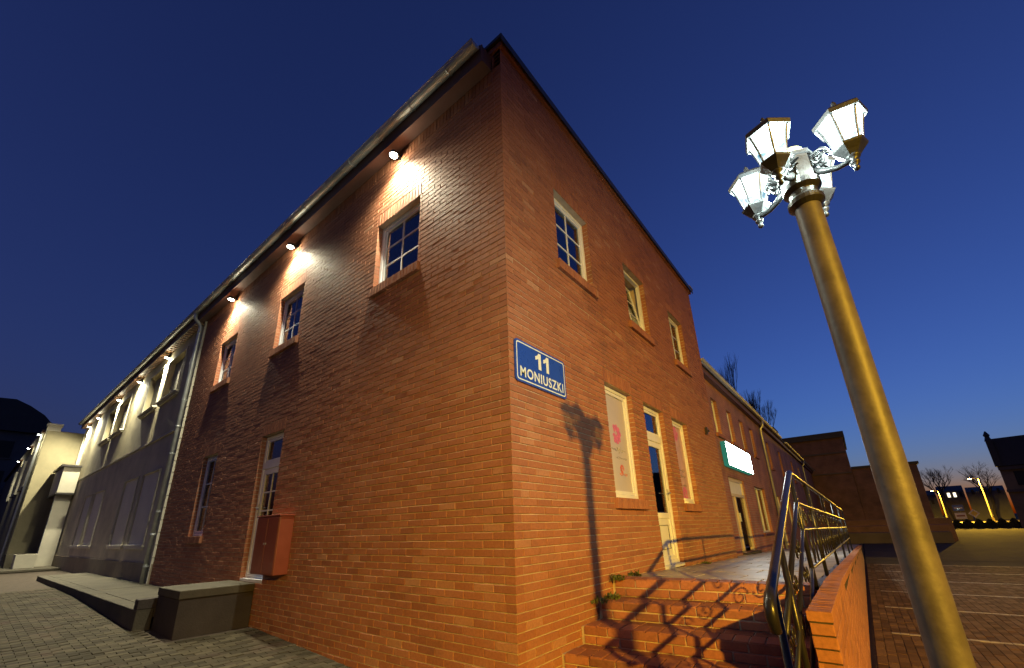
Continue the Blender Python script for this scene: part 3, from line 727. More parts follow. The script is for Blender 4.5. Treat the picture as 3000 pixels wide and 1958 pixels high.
for i, (xa, xb, ya) in enumerate(((-27.9, -26.9, -1.35), (-29.6, -28.5, -1.55))):
    t = thing('concrete_planter', ((xa+xb)/2, ya+.3, -1.0), ['pale concrete planter box standing before the porch', 'grey concrete planter box beside the wing wall'][i], 'planter')
    q = MB(); q.hexa([(xa, ya, -1.0), (xb, ya, -1.0), (xb, ya+.62, -1.0), (xa, ya+.62, -1.0), (xa-.03, ya-.03, -.42), (xb+.03, ya-.03, -.42), (xb+.03, ya+.65, -.42), (xa-.03, ya+.65, -.42)]); q.build('box', [RENDTRIM, CONC][i], t, bevel=.01)
    q = MB(); q.box(xa+.04, xb-.04, ya+.04, ya+.58, -.418, -.40); q.build('soil', EARTH, t)
kerb = tag(MB().box(-60, -25.2, -1.9, -.054, -1.1, -1.0).build('raised_kerb', CONC, None, bevel=.02), 'low concrete platform edge in front of the porch and planters', 'kerb')

# ------------------------------------------------------------------ concrete landing and raised walkway at the left facade
ld = thing('concrete_landing', (-5.87, -.5, -1.31), 'concrete entrance landing with a thick cap below the white door', 'landing')
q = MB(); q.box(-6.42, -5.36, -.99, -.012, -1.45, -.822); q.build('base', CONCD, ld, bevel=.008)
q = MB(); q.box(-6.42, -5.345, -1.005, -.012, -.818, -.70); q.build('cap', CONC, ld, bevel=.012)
wk = thing('raised_walkway', (-12.7, -.6, -1.2), 'long low concrete walkway along the foot of the grey facade', 'walkway')
x = -19.2; i = 0
while x < -6.45:
    x2 = min(x+.92, -6.425)
    q = MB(); q.box(x+.004, x2-.004, -1.0, -.04, -1.13, -1.0+RNG.uniform(-.004, .004)); q.build('slab', CONC, wk, bevel=.006)
    q = MB(); q.box(x+.004, x2-.004, -1.22, -1.004, -1.40, -1.0+RNG.uniform(-.003, .003)); q.build('kerb_stone', CONC, wk, bevel=.01)
    x = x2
q = MB(); q.box(-6.62, -6.425, -1.22, -.7, -1.0, -.86); q.build('step', CONCD, wk, bevel=.008)

# ------------------------------------------------------------------ terrace, steps and parapet on the right
def tz(y): return -.60 - .031*(y-1.85)
g = MB(); g.quad((.0, 1.9, tz(1.9)-.02), (2.09, 2.1, tz(2.1)-.02), (2.09, 42, tz(42)-.02), (0, 42, tz(42)-.02)); g.quad((-6, 9.3, tz(9.3)-.021), (0, 9.3, tz(9.3)-.021), (0, 42, tz(42)-.021), (-6, 42, tz(42)-.021))
terr = struct(g.build('terrace', MORTARD))
P = []; sl = -.031; uY = V((0, 1, sl)).normalized(); nY = V((0, -sl, 1)).normalized()
y = 2.04; row = 0
while y < 30:
    w_ = .5
    for i in range(-1, 5):
        xa = i*.5+(.25 if row % 2 else 0); xb = xa+.5; lo = .012 if y < 8.3 else -.24
        xa = max(xa, lo); xb = min(xb, 2.08)
        if xb-xa > .06: P.append((V(((xa+xb)/2, y+w_/2+.08*(xa+xb)/2*(1 if y < 2.1 else 1), tz(y+w_/2+.04*(xa+xb))+RNG.uniform(-.003, .002))), V((1, .0, 0)), uY, nY, xb-xa-.016, w_-.016, .02))
    y += w_; row += 1
place_pieces(P, 'paving_slab', SLAB, terr, 300, 'paving_slab_field')
steps = thing('brick_steps', (1.03, .9, -1.6), 'flight of worn brick steps climbing to the terrace beside the gable', 'steps')
NY = [1.87, 1.48, 1.06, .66, .27, -.12]; NZ = [-.60, -.79, -.965, -1.13, -1.29, -1.45]
SK = .085
core = MB(); P = []
us_ = V((1, SK, 0)).normalized(); ws_ = V((-SK, 1, 0)).normalized(); nf = -ws_
for i, (yn, zn) in enumerate(zip(NY, NZ)):
    yb = (NY[i-1] if i else yn+.3)
    zb = NZ[i+1] if i+1 < len(NZ) else -1.62
    def sp(x, y, z): return (x, y+SK*x, z)
    core.hexa([sp(.0, yn+.012, -1.62), sp(2.05, yn+.012, -1.62), sp(2.05, yb+.05, -1.62), sp(0, yb+.05, -1.62), sp(.0, yn+.012, zn-.012), sp(2.05, yn+.012, zn-.012), sp(2.05, yb+.05, zn-.012), sp(0, yb+.05, zn-.012)])
    # tread: header bricks laid front to back, riser: two stretcher courses
    x = .03
    while x < 2.03:
        wv = min(.125, 2.045-x)
        dep = .25
        if wv > .05: P.append((V((x+wv/2, yn+dep/2+SK*(x+wv/2)+RNG.uniform(-.004, .004), zn+RNG.uniform(-.003, .003))), us_, ws_, ZZ, wv-.012, dep-.008, .02))
        x += .125
    if yb-yn > .3:
        x = .03
        while x < 2.03:
            wv = min(.25, 2.045-x)
            if wv > .06: P.append((V((x+wv/2, yn+.255+(yb-yn-.255)/2+SK*(x+wv/2), zn-.001)), us_, ws_, ZZ, wv-.012, yb-yn-.265, .02))
            x += .25
    h2 = (zn-zb)/2
    for c in range(2):
        x = .03-(.125 if c else 0)
        while x < 2.03:
            xa = max(x, .03); xb = min(x+.25, 2.045)
            if xb-xa > .05: P.append((V(((xa+xb)/2, yn+SK*(xa+xb)/2+RNG.uniform(-.003, .003), zn-.004-(c+.5)*h2+(.002 if c else 0))), us_, ZZ, nf, xb-xa-.012, h2-.016, .05))
            x += .25
core.build('core', MORTAR, steps)
place_pieces(P, 'brick', STEPB, steps, 260)
par = thing('brick_parapet', (2.165, 12, -1.6), 'low brick parapet wall edging the terrace and steps', 'wall')
def pz(y): return -.575 if y < 2.4 else -.575-.031*(y-2.4)
q = MB()
for a, b in ((.46, 2.4), (2.4, 34)):
    q.hexa([(2.099, a, -1.62), (2.223, a, -1.62), (2.223, b, -1.62), (2.099, b, -1.62), (2.099, a, pz(a)-.03), (2.223, a, pz(a)-.03), (2.223, b, pz(b)-.03), (2.099, b, pz(b)-.03)])
q.build('core', MORTARD, par)
P = []
y = .45
while y < 24:   # coping of bricks on edge
    P.append((V((2.161, y+.036, pz(y+.036)+RNG.uniform(-.002, .002))), V((1,0,0)), uY if y > 2.4 else V((0,1,0)), nY if y > 2.4 else ZZ, .142, .066, .06)); y += .076
for k in range(13):
    zc = -.575-.066-.05-k*.076
    P.append((V((2.161, .45+RNG.uniform(-.003, .003), zc+.012)), V((1,0,0)), ZZ, V((0,-1,0)), .128, .066, .05))
    y = .452+(0 if k % 2 else .13)
    while y < 20:
        if zc+.05 < pz(y+.26)-.05 and zc > -1.62: P.append((V((2.229, y+.125, zc+.012)), V((0,1,0)), ZZ, V((1,0,0)), .25, .066, .03))
        if y > .46 and k < 2: pass
        y += .26
    if k % 2 == 0: P.append((V((2.229, .452+.06, zc+.012)), V((0,1,0)), ZZ, V((1,0,0)), .118, .066, .03))
for k in range(13):   # face towards the steps
    zc = -.575-.066-.05-k*.076+.012; y = .452+(0 if k % 2 else .13)
    while y < 2.3:
        P.append((V((2.093, y+.125, zc)), V((0,-1,0)), ZZ, V((-1,0,0)), .25, .066, .03)); y += .26
place_pieces(P, 'brick', BRICK, par, 300)
# weeds at the step ends
def weed(x, y, z, n, h, seed, label):
    rr = random.Random(seed); q = MB()
    for i in range(n):
        a = rr.uniform(0, 6.28); L_ = h*rr.uniform(.5, 1); bend = rr.uniform(.3, .9); b0 = V((x+rr.uniform(-.06, .09), y+rr.uniform(-.07, .07), z-.01)); d = V((math.cos(a)*bend, math.sin(a)*bend, 1)).normalized()
        w_ = .012*rr.uniform(.6, 1.4); s_ = V((-math.sin(a), math.cos(a), 0))*w_
        p1 = b0+d*L_*.55; p2 = p1+V((math.cos(a)*bend*1.3, math.sin(a)*bend*1.3, .35)).normalized()*L_*.45
        q.quad(b0-s_*.4, b0+s_*.4, p1+s_, p1-s_); q.poly([p1-s_, p1+s_, p2])
    tag(q.build('weed', LEAF, None), label, 'weed', 'weeds at the wall foot')
weed(.09, 1.80, -.60, 46, .11, 1, 'weed growing at the wall end of the terrace edge'); weed(.07, 1.66, -.79, 44, .12, 2, 'weed growing in the corner of the second step'); weed(.08, 2.35, -.62, 26, .14, 3, 'thin weed on the terrace at the foot of the gable'); weed(.06, 1.36, -.79, 30, .1, 4, 'small weed at the wall end of the third step'); weed(.06, 5.6, -.72, 40, .08, 5, 'low weed under the pink film window')

# ------------------------------------------------------------------ iron railing of the steps and terrace
RX = 2.045
rail = thing('iron_railing', (RX, 2.0, -.6), 'black glossy wrought iron railing with scrolls on steps and terrace', 'railing')
TOPY, TOPZ = 1.95, .46
SLOPE = .36
def hz(y, top):   # rail height along its run: sloping over the steps, following the terrace beyond
    return top + SLOPE*(y-TOPY) if y < TOPY else top - .014*(y-TOPY)
LOWY = -.42; FARY = 15.6
def railrun(name, top, r, y0, y1, seg=12):
    ys = sorted([y0, y1] + ([TOPY] if y0 < TOPY < y1 else []))
    q = MB(); q.tube([(RX, y, hz(y, top)) for y in ys], r, seg); return q.build(name, IRON, rail, smooth=True)
q = MB(); q.tube([(RX, FARY, hz(FARY, TOPZ)), (RX, TOPY+.03, hz(TOPY, TOPZ)), (RX, TOPY, TOPZ-.004), (RX, TOPY-.06, hz(TOPY-.06, TOPZ)), (RX, LOWY+.1, hz(LOWY+.1, TOPZ)), (RX, LOWY+.02, hz(LOWY, TOPZ)+.015), (RX, LOWY-.03, hz(LOWY, TOPZ)-.02), (RX, LOWY-.045, hz(LOWY, TOPZ)-.08), (RX, LOWY-.02, hz(LOWY, TOPZ)-.14), (RX, LOWY+.04, hz(LOWY, TOPZ)-.155)], [.023, .023, .026, .026, .028, .03, .031, .031, .028, .02], 14)
q.build('handrail', IRON, rail, smooth=True)
for nm, top in (('upper_rail', .16), ('middle_rail', -.09), ('bottom_rail', -.44)):
    railrun(nm, top, .016 if nm != 'upper_rail' else .019, -.28, FARY)
POSTS = [-.28, 1.95, 3.45, 6.1, 9.3, 12.4, 15.55]
for y in POSTS:
    q = MB(); zb_ = tz(y)-.02 if y > 1.9 else (-1.62 if y < .4 else -.8)
    q.tube([(RX, y, zb_), (RX, y, hz(y, TOPZ)-.01)], .021, 10); q.build('post', IRON, rail, smooth=True)
q = MB(); q.tube([(RX, .32, -1.3), (RX, .32, hz(.32, TOPZ)-.01)], .02, 10); q.build('post', IRON, rail, smooth=True)
def scroll(yc, zc, r, flip=1, up=1, turns=1.35, th=.0065):
    pts = []
    for i in range(22):
        t = i/21; a = t*turns*2*math.pi; rr = r*(1-.82*t); pts.append((RX, yc+flip*(rr*math.cos(a)), zc+up*(rr*math.sin(a))))
    q = MB(); q.tube(pts, th, 6); q.build('scroll', IRON, rail, smooth=True)
def scurve(ya, za, yb, zb, amp, th=.006):
    pts = [(RX, ya+(yb-ya)*t, za+(zb-za)*t+amp*math.sin(t*2*math.pi)) for t in [i/14 for i in range(15)]]
    q = MB(); q.tube(pts, th, 6); q.build('scroll', IRON, rail, smooth=True)
# frieze of scrolls between upper and middle rail
y = -.12
while y < 12.5:
    zm = (hz(y, .16)+hz(y, -.09))/2
    scroll(y, zm+.01, .07, 1, 1); scroll(y+.2, zm-.01+(SLOPE*.2 if y < TOPY else 0), .07, -1, -1)
    y += .62 if y < 6 else .8
for y in (.55, 1.3):
    zl = (hz(y, -.09)+hz(y, -.44))/2; scroll(y, zl+.06, .085, 1, 1); scroll(y+.22, zl-.02+.22*SLOPE, .085, -1, -1)
# balusters and lower scrolls
y = -.05; i = 0
while y < 15.3:
    if min(abs(y-p) for p in POSTS) > .1 and y > TOPY:
        q = MB(); q.tube([(RX, y, hz(y, -.44)), (RX, y, hz(y, -.09))], .0095, 8); q.build('baluster', IRON, rail, smooth=True)
        if i % 2 == 0 and y < 9:
            zl = hz(y+.11, -.44); scroll(y+.11, zl+.1, .07, 1, 1); scroll(y+.11, zl+.29, .06, -1, -1); scurve(y+.04, zl+.02, y+.18, zl+.38+(0), .03)
    y += .42 if y < 8 else .8; i += 1

# ------------------------------------------------------------------ four-lantern lamp post
LP = V((2.66, -.79, 0))
lp = thing('lamp_post', (LP.x, LP.y, -1.6), 'tall steel lamp post with four lit white glass lanterns', 'lamp post')
q = MB(); q.lathe([(.066, -1.6), (.065, -1.2), (.0585, 1.56), (.056, 1.60)], (LP.x, LP.y, 0), 28); q.build('pole', POLEM, lp, smooth=True)
q = MB(); q.lathe([(.12, -1.6), (.12, -1.57), (.08, -1.54)], (LP.x, LP.y, 0), 24); q.build('base_flange', POLEM, lp)
q = MB(); q.lathe([(.062, 1.555), (.082, 1.575), (.082, 1.60), (.066, 1.62), (.066, 1.65), (.088, 1.67), (.088, 1.70)], (LP.x, LP.y, 0), 24); q.build('collar', LAMPM, lp, smooth=False)
A0 = R(-20.5)
q = MB(); q.lathe([(.085, 1.70), (.085, 1.845), (.095, 1.85), (.095, 1.87), (.07, 1.875)], (LP.x, LP.y, 0), 8, rot=A0+R(22.5)); q.build('hub', LAMPM, lp)
q = MB(); q.lathe([(.068, 1.874), (.066, 1.90), (.052, 1.93), (.03, 1.95), (.006, 1.958)], (LP.x, LP.y, 0), 20); q.build('hub_cap', HUBCAP, lp, smooth=True)
AR = .235
def loc_(c, a, r_, z): return V((c.x+math.cos(a)*r_, c.y+math.sin(a)*r_, z))
for k in range(4):
    a = A0 + k*math.pi/2; ca = V((math.cos(a), math.sin(a), 0)); cs = V((-math.sin(a), math.cos(a), 0))
    c = V((LP.x, LP.y, 0)) + ca*AR
    # arm with leaf ornament
    q = MB(); q.tube([loc_(LP, a, .075, 1.735), loc_(LP, a, .12, 1.70), loc_(LP, a, .17, 1.675), loc_(LP, a, .21, 1.672), loc_(LP, a, AR, 1.675)], [.02, .017, .014, .014, .016], 10); arm = q.build('arm', LAMPM, lp, smooth=True)
    q = MB()
    for s_ in (-1, 1):
        pts = []
        for i in range(16):
            t = i/15; an = t*1.4*2*math.pi; rr = .042*(1-.75*t); pts.append(loc_(LP, a, .115, 1.79) + ca*(rr*math.cos(an)) + ZZ*(rr*math.sin(an)*1.1) + cs*(s_*.018))
        q.tube(pts, .0085, 6)
    q.build('arm_scroll', LAMPM, arm, smooth=True)
    q = MB()
    for j in range(7):
        an = R(-100+j*33); p0 = loc_(LP, a, .086, 1.785); d = cs*math.cos(an)+ZZ*math.sin(an)
        q.hexa([tuple(p0+d*.01-cs*.006), tuple(p0+d*.01+cs*.006), tuple(p0+d*.055+ca*.022+cs*.009), tuple(p0+d*.055+ca*.022-cs*.009)] + [tuple(v+ca*.014) for v in (p0+d*.01-cs*.006, p0+d*.01+cs*.006, p0+d*.055+ca*.022+cs*.009, p0+d*.055+ca*.022-cs*.009)])
    q.build('leaf_ornament', LAMPM, arm)
    zb_ = 1.60
    def hx(r_, z, j): an = a+R(30+60*j); return V((c.x+math.cos(an)*r_, c.y+math.sin(an)*r_, zb_+z))
    q = MB(); q.lathe([(.004, 0), (.013, .008), (.014, .02), (.008, .03), (.02, .04), (.022, .052), (.012, .062), (.03, .074), (.032, .085)], (c.x, c.y, zb_), 12); fin = None
    ln = q.build('lantern', LAMPM, lp, smooth=True)
    q = MB(); rings = [(.028, .078), (.048, .104), (.072, .132), (.077, .142), (.066, .145)]
    for (r1, z1), (r2, z2) in zip(rings, rings[1:]):
        for j in range(6): q.quad(hx(r1, z1, j), hx(r1, z1, j+1), hx(r2, z2, j+1), hx(r2, z2, j))
    q.poly([hx(.066, .145, j) for j in range(6)])
    q.build('cup', LAMPM, ln)
    prof = [(.056, .147), (.062, .18), (.071, .225), (.083, .275), (.095, .315)]
    q0 = MB()
    for j in range(6):
        q = MB()
        for (r1, z1), (r2, z2) in zip(prof, prof[1:]): q.quad(hx(r1, z1, j).lerp(hx(r1, z1, j+1), .03), hx(r1, z1, j+1).lerp(hx(r1, z1, j), .03), hx(r2, z2, j+1).lerp(hx(r2, z2, j), .03), hx(r2, z2, j).lerp(hx(r2, z2, j+1), .03))
        q.build('glass_pane', LANT, ln)
        q = MB(); q.tube([hx(r_+.002, z, j) for r_, z in prof], .0052, 6); q.build('corner_bar', LAMPM, ln)
    q = MB(); rings = [(.093, .315), (.113, .306), (.117, .328), (.110, .338), (.078, .366), (.04, .388), (.02, .394)]
    for (r1, z1), (r2, z2) in zip(rings, rings[1:]):
        for j in range(6): q.quad(hx(r1, z1, j), hx(r1, z1, j+1), hx(r2, z2, j+1), hx(r2, z2, j))
    q.poly([hx(.0935, .316, j) for j in range(6)])
    q.build('lantern_roof', LAMPM, ln)
    lampobj('lantern_light', 'POINT', (c.x, c.y, zb_+.195), 64, (.90, 1.0, .93), ln, shadow_soft_size=.03)
    q = MB(); q.lathe([(.022, .392), (.012, .402), (.018, .414), (.010, .426), (.012, .434), (.004, .452)], (c.x, c.y, zb_), 10); q.build('finial', LAMPM, ln, smooth=True)

# ------------------------------------------------------------------ sodium street lamps
def street_lamp(x, y, zh, zg, yaw, label, power, group, sz=1.0, beam=None):
    t = thing('street_lamp', (x, y, zg), label, 'street lamp', group)
    d = V((math.cos(yaw), math.sin(yaw), 0)); s_ = V((-d.y, d.x, 0))
    q = MB(); q.tube([(x, y, zg), (x, y, zg+1.2), (x, y, zh+.0), tuple(V((x, y, zh+.12))+d*.25), tuple(V((x, y, zh+.16))+d*.8)], [.10*sz, .075*sz, .05*sz, .04*sz, .035*sz], 10); q.build('pole', DKPAINT, t, smooth=True)
    h = V((x, y, zh+.17))+d*1.05; rr = []
    q = MB(); A = [(-.3, .08, .05), (-.1, .15, .07), (.2, .16, .07), (.38, .08, .04)]
    for a_, w_, hh in A: rr.append([h+d*a_+s_*w_*sz-ZZ*.04, h+d*a_-s_*w_*sz-ZZ*.04, h+d*a_-s_*w_*.6*sz+ZZ*hh, h+d*a_+s_*w_*.6*sz+ZZ*hh])
    for A1, A2 in zip(rr, rr[1:]):
        for k in range(4): q.quad(A1[k], A1[(k+1) % 4], A2[(k+1) % 4], A2[k])
    q.poly(rr[0]); q.poly(rr[-1][::-1]); q.build('lamp_head', DKPAINT, t)
    q = MB(); q.hexa([tuple(h+d*a_+s_*w_*sz+ZZ*z_) for a_, w_, z_ in ((-.16, -.1, -.10), (.2, -.1, -.10), (.2, .1, -.10), (-.16, .1, -.10), (-.2, -.13, -.042), (.25, -.13, -.042), (.25, .13, -.042), (-.2, .13, -.042))]); q.build('lens', SODL, t)
    if beam: lampobj('sodium_light', 'SPOT', h-ZZ*.13, power, SODIUM, t, spot_size=R(beam[1]), spot_blend=1.0, shadow_soft_size=.16, aim=beam[0])
    else: lampobj('sodium_light', 'AREA', h-ZZ*.13, power, SODIUM, t, shape='DISK', size=.22, aim=(d.x*.02, d.y*.02, -1))
    return t
GS = 'sodium street lamps along the street'
street_lamp(13.7, -10.2, 4.2, -1.6, R(143), 'sodium street lamp across the street facing the brick corner', 35500, GS, beam=((math.cos(R(114))*math.cos(R(28)), math.sin(R(114))*math.cos(R(28)), -math.sin(R(28))), 92))

# ------------------------------------------------------------------ lower brick wing along the terrace
wx = -.25
w2 = thing('lower_brick_wing', (wx, 25, -1), 'long lower brick wing with a lit sign box and gutters', 'building')
HOL = []
UW = [(10.05, 10.75, 2.5, 3.62), (12.0, 12.7, 2.5, 3.62), (13.95, 14.65, 2.5, 3.62), (15.85, 16.55, 2.5, 3.62), (19.75, 20.5, 2.35, 3.6), (23.6, 24.4, 2.3, 3.6), (29, 29.8, 2.3, 3.6), (33, 33.8, 2.3, 3.6)]
LW = [(10.42, 12.5, -.85, 1.27), (14.3, 16.4, -.40, 1.2), (18.5, 20.2, -1.05, 1.05), (22.5, 24.0, -.4, 1.0), (28, 30, -.4, 1.0)]
HOL = UW+LW
q = MB(); us = sorted(set([8.3, 46] + [h[0] for h in HOL] + [h[1] for h in HOL])); zs = sorted(set([-2.1, 4.3] + [h[2] for h in HOL] + [h[3] for h in HOL]))
for a, b in zip(us, us[1:]):
    for c, d in zip(zs, zs[1:]):
        if any(h[0] <= a and b <= h[1] and h[2] <= c and d <= h[3] for h in HOL): continue
        q.quad((wx, a, c), (wx, b, c), (wx, b, d), (wx, a, d))
for a, b, c, d in HOL:
    y0, y1 = wx, wx-.18
    q.quad((y0, a, c), (y0, a, d), (y1, a, d), (y1, a, c)); q.quad((y0, b, c), (y1, b, c), (y1, b, d), (y0, b, d)); q.quad((y0, a, d), (y0, b, d), (y1, b, d), (y1, a, d)); q.quad((y0, a, c), (y1, a, c), (y1, b, c), (y0, b, c))
q.build('wall', WINGB, w2)
q = MB(); q.box(-6, wx-.5, 8.64, 46, -2.0, 4.25); q.build('inner_shell', ROOM, w2)
q = MB(); q.hexa([(-6, 8.64, 4.3), (wx+.2, 8.64, 4.32), (wx+.2, 46, 4.32), (-6, 46, 4.3), (-6, 8.64, 5.3), (wx+.2, 8.64, 4.36), (wx+.2, 46, 4.36), (-6, 46, 5.3)]); q.build('roof', SLATE, w2)
q = MB(); q.box(wx+.002, wx+.14, 8.64, 46, 4.12, 4.318); q.build('eave_box', SOFF, w2)
def gutter_y(q, ya, yb, xc, zc, r=.075):
    n = 8; P0 = [(math.cos(math.pi+math.pi*i/(n-1))*r, math.sin(math.pi+math.pi*i/(n-1))*r) for i in range(n)]
    for (p, z), (p2, z2) in zip(P0, P0[1:]): q.quad((xc+p, ya, zc+z), (xc+p, yb, zc+z), (xc+p2, yb, zc+z2), (xc+p2, ya, zc+z2))
    q.tube([(xc+r, ya, zc), (xc+r, yb, zc)], .012, 6); q.poly([(xc+p, ya, zc+z) for p, z in P0])
for ya, yb in ((8.66, 18.3), (18.5, 24.2), (26.0, 45.8)):
    q = MB(); gutter_y(q, ya, yb, wx+.225, 4.37); q.build('gutter', ZINC, w2)
for yy, zt in ((18.4, 4.3), (36.6, 4.3)):
    q = MB(); q.tube([(wx+.225, yy, zt), (wx+.2, yy, zt-.2), (wx+.08, yy, zt-.35), (wx+.08, yy, tz(yy))], .05, 10); q.build('downpipe', ZINC, w2, smooth=True)
q = MB(); q.box(wx-1.6, wx+.02, 24.2, 26, 4.36, 5.05); q.build('dormer', SLATE, w2)
def w2p(u, z, d): return V((wx+d, u, z))
def w2box(q, u0, u1, z0, z1, d0, d1): q.box(wx+d0, wx+d1, u0, u1, z0, z1)
for i, (a, b, c, d) in enumerate(UW + LW[1:2] + LW[3:]):
    q = MB(); t_ = .06
    for bb in ((a+.002, a+t_, c+.002, d-.002), (b-t_, b-.002, c+.002, d-.002), (a+t_, b-t_, d-t_, d-.002), (a+t_, b-t_, c+.002, c+t_), ((a+b)/2-.02, (a+b)/2+.02, c+t_, d-t_)): w2box(q, *bb, -.15, -.09)
    w = q.build('window', PVCW, w2)
    q = MB(); w2box(q, a+.01, b-.01, c+.01, d-.01, -.135, -.125); q.build('pane', GLASS, w)
    q = MB(); w2box(q, a-.08, b+.08, c-.1, c-.002, -.05, .06); q.build('sill', BRICK, w)
a, b, c, d = LW[0]
q = MB(); w2box(q, a+.002, a+.12, c, d-.002, -.15, -.04); w2box(q, b-.12, b-.002, c, d-.002, -.15, -.04); w2box(q, a+.12, b-.12, d-.1, d-.002, -.15, -.04); w2box(q, a+.12, b-.12, .72, .80, -.15, -.04); w2box(q, a+.66, a+.76, c, .72, -.149, -.05)
dr = q.build('shop_door', mat('cream_door_frame', (.55, .47, .33), .5), w2)
q = MB(); w2box(q, a+.12, b-.12, .80, d-.1, -.10, -.08); q.build('transom_panel', PVCW, dr)
q = MB(); w2box(q, a+.76, b-.12, c+.1, .72, -.10, -.095); q.build('pane', GLASS, dr)
q = MB(); w2box(q, a+.12, a+.66, c+.1, .72, -.10, -.08); q.build('side_panel', mat('cream_panel', (.5, .4, .25), .5), dr)
q = MB(); w2box(q, a+.72, a+.745, .0, .25, -.05, -.0); q.build('handle', ZINC, dr)
q = MB(); w2box(q, a, b, -.95, c, -.2, .12); q.build('door_step', CONC, w2)
rr = random.Random(4)
for i in range(22):   # goods and small warm lamps behind the shop door
    yy = rr.uniform(a+.8, b-.2); z = rr.uniform(c+.15, .6); s_ = rr.uniform(.04, .09); q = MB(); w2box(q, yy-s_, yy+s_, z-s_, z+s_, -.34-rr.uniform(0, .1), -.26)
    q.build('shelf_goods', [PVCW, CURT, CABP, SIGNB, COPE][i % 5], dr)
for yy, z in ((a+1.0, c+.2), (a+1.35, c+.22)):
    q = MB(); q.lathe([(.01, -.05), (.05, -.02), (.05, .02), (.01, .05)], (wx-.2, yy, z), 10); q.build('shop_bulb', SHOPL, dr)
a, b, c, d = LW[2]
q = MB(); w2box(q, a+.01, b-.01, c, d-.01, -.15, -.10); q.build('plain_door', COPE, w2)
q = MB(); w2box(q, a+.01, a+.09, c, d-.01, -.099, -.04); w2box(q, b-.09, b-.01, c, d-.01, -.099, -.04); q.build('door_frame', PVCW, w2)
sb = thing('lit_sign_box', (wx+.1, 12, 1.55), 'glowing blank white light box sign over the shop door', 'sign')
q = MB(); q.box(wx+.012, wx+.15, 10.18, 13.7, 1.55, 2.26); q.build('case', BOXE, sb)
q = MB(); q.box(wx+.152, wx+.16, 10.2, 13.68, 1.57, 2.24); q.build('panel', BOXL, sb)

# ------------------------------------------------------------------ distance, end of the terrace
fb = thing('dark_end_building', (-4, 50, -1.6), 'dark flat-roofed block closing the end of the terrace', 'building')
q = MB(); q.box(-9, 2.78, 46.2, 56, -1.7, 7.2); q.build('wall', FARB, fb)
q = MB(); q.box(-9.2, 2.95, 46.0, 56.2, 7.2, 7.75); q.build('roof', SLATE, fb)
q = MB(); q.box(-8, 2.76, 46.1, 46.198, 5.75, 5.9); q.box(-8, 2.76, 46.1, 46.198, 3.9, 4.02); q.build('cornice_band', DARKST, fb)
lw = thing('dark_end_wall', (6, 46.5, -1.6), 'lower dark brick building adjoining the flat-roofed block', 'building')
q = MB(); q.box(2.8, 7.2, 46.4, 55, -1.7, 4.25); q.build('wall', FARB, lw)
q = MB(); q.box(2.79, 7.35, 46.25, 55.1, 4.252, 4.45); q.build('roof', SLATE, lw)
for i, (z0, z1, yy) in enumerate(((-1.62, -.95, 34.5), (-.95, -.55, 36.2), (-.55, -.15, 38))):
    t = tag(MB().box(-.2, 6.6+i*.3, yy, yy+1.4, -1.65, z1).build('low_wall', [DARKST, FARB, FARB][i], None, bevel=.02), ['lowest', 'middle', 'highest'][i] + ' of the stepped brick walls at the terrace end', 'wall', 'stepped walls at the terrace end')

# ------------------------------------------------------------------ bare trees
def tree(x, y, zg, h, spread, seed, label, levels=6, trunk=.22, lean=0.0, group=None, upright=.35):
    rr = random.Random(seed); t = thing('bare_tree', (x, y, zg), label, 'tree', group)
    tq = MB(); cq = MB()
    def br(p, d, L_, r_, lv):
        n = 3; pts = [p]; dd = d
        for i in range(n):
            dd = (dd + V((rr.uniform(-1, 1), rr.uniform(-1, 1), rr.uniform(-.4, .7)))*.16).normalized(); pts.append(pts[-1]+dd*L_/n)
        q = tq if lv == 0 else cq
        q.tube(pts, [r_*(1-.13*i) for i in range(n+1)], 7 if lv < 2 else (4 if lv < 4 else 3), cap=False)
        if lv >= levels: return
        k = 3 if lv < 2 else rr.choice((2, 3, 3))
        for i in range(k):
            a = rr.uniform(0, 6.28); out = V((math.cos(a), math.sin(a), 0)); nd = (dd*(.75+upright) + out*spread*rr.uniform(.55, 1.1) + V((0, 0, .12 + (1.0 if upright > 1 else 0)))).normalized()
            st = pts[-1] if i < 2 else pts[-2].lerp(pts[-1], rr.random())
            br(st, nd, L_*rr.uniform(.62, .84), r_*.6, lv+1)
    br(V((x, y, zg)), V((lean, 0, 1)).normalized(), h*.3, trunk, 0)
    tq.build('trunk', BARK, t, smooth=True); cq.build('crown', BARK, t)
    return t
def azp(az, d): return (CAMP.x+d*math.cos(R(az)), CAMP.y+d*math.sin(R(az)))
x, y = azp(83.5, 190); tree(x, y, -1.6, 17.5, .75, 3, 'spreading bare tree standing above the far houses', trunk=.45)
x, y = azp(80.7, 185); tree(x, y, -1.6, 15.5, .7, 9, 'bare tree half hidden behind the sandstone building', trunk=.4)
x, y = azp(99.0, 62); tree(x, y, -1.0, 21.0, .2, 21, 'slender bare tree behind the roof of the brick wing', levels=7, trunk=.3, upright=1.7, group='bare trees behind the wing')
x, y = azp(100.3, 64); tree(x, y, -1.0, 17.0, .2, 22, 'lower bare tree behind the roof of the brick wing', levels=7, trunk=.26, upright=1.7, group='bare trees behind the wing')

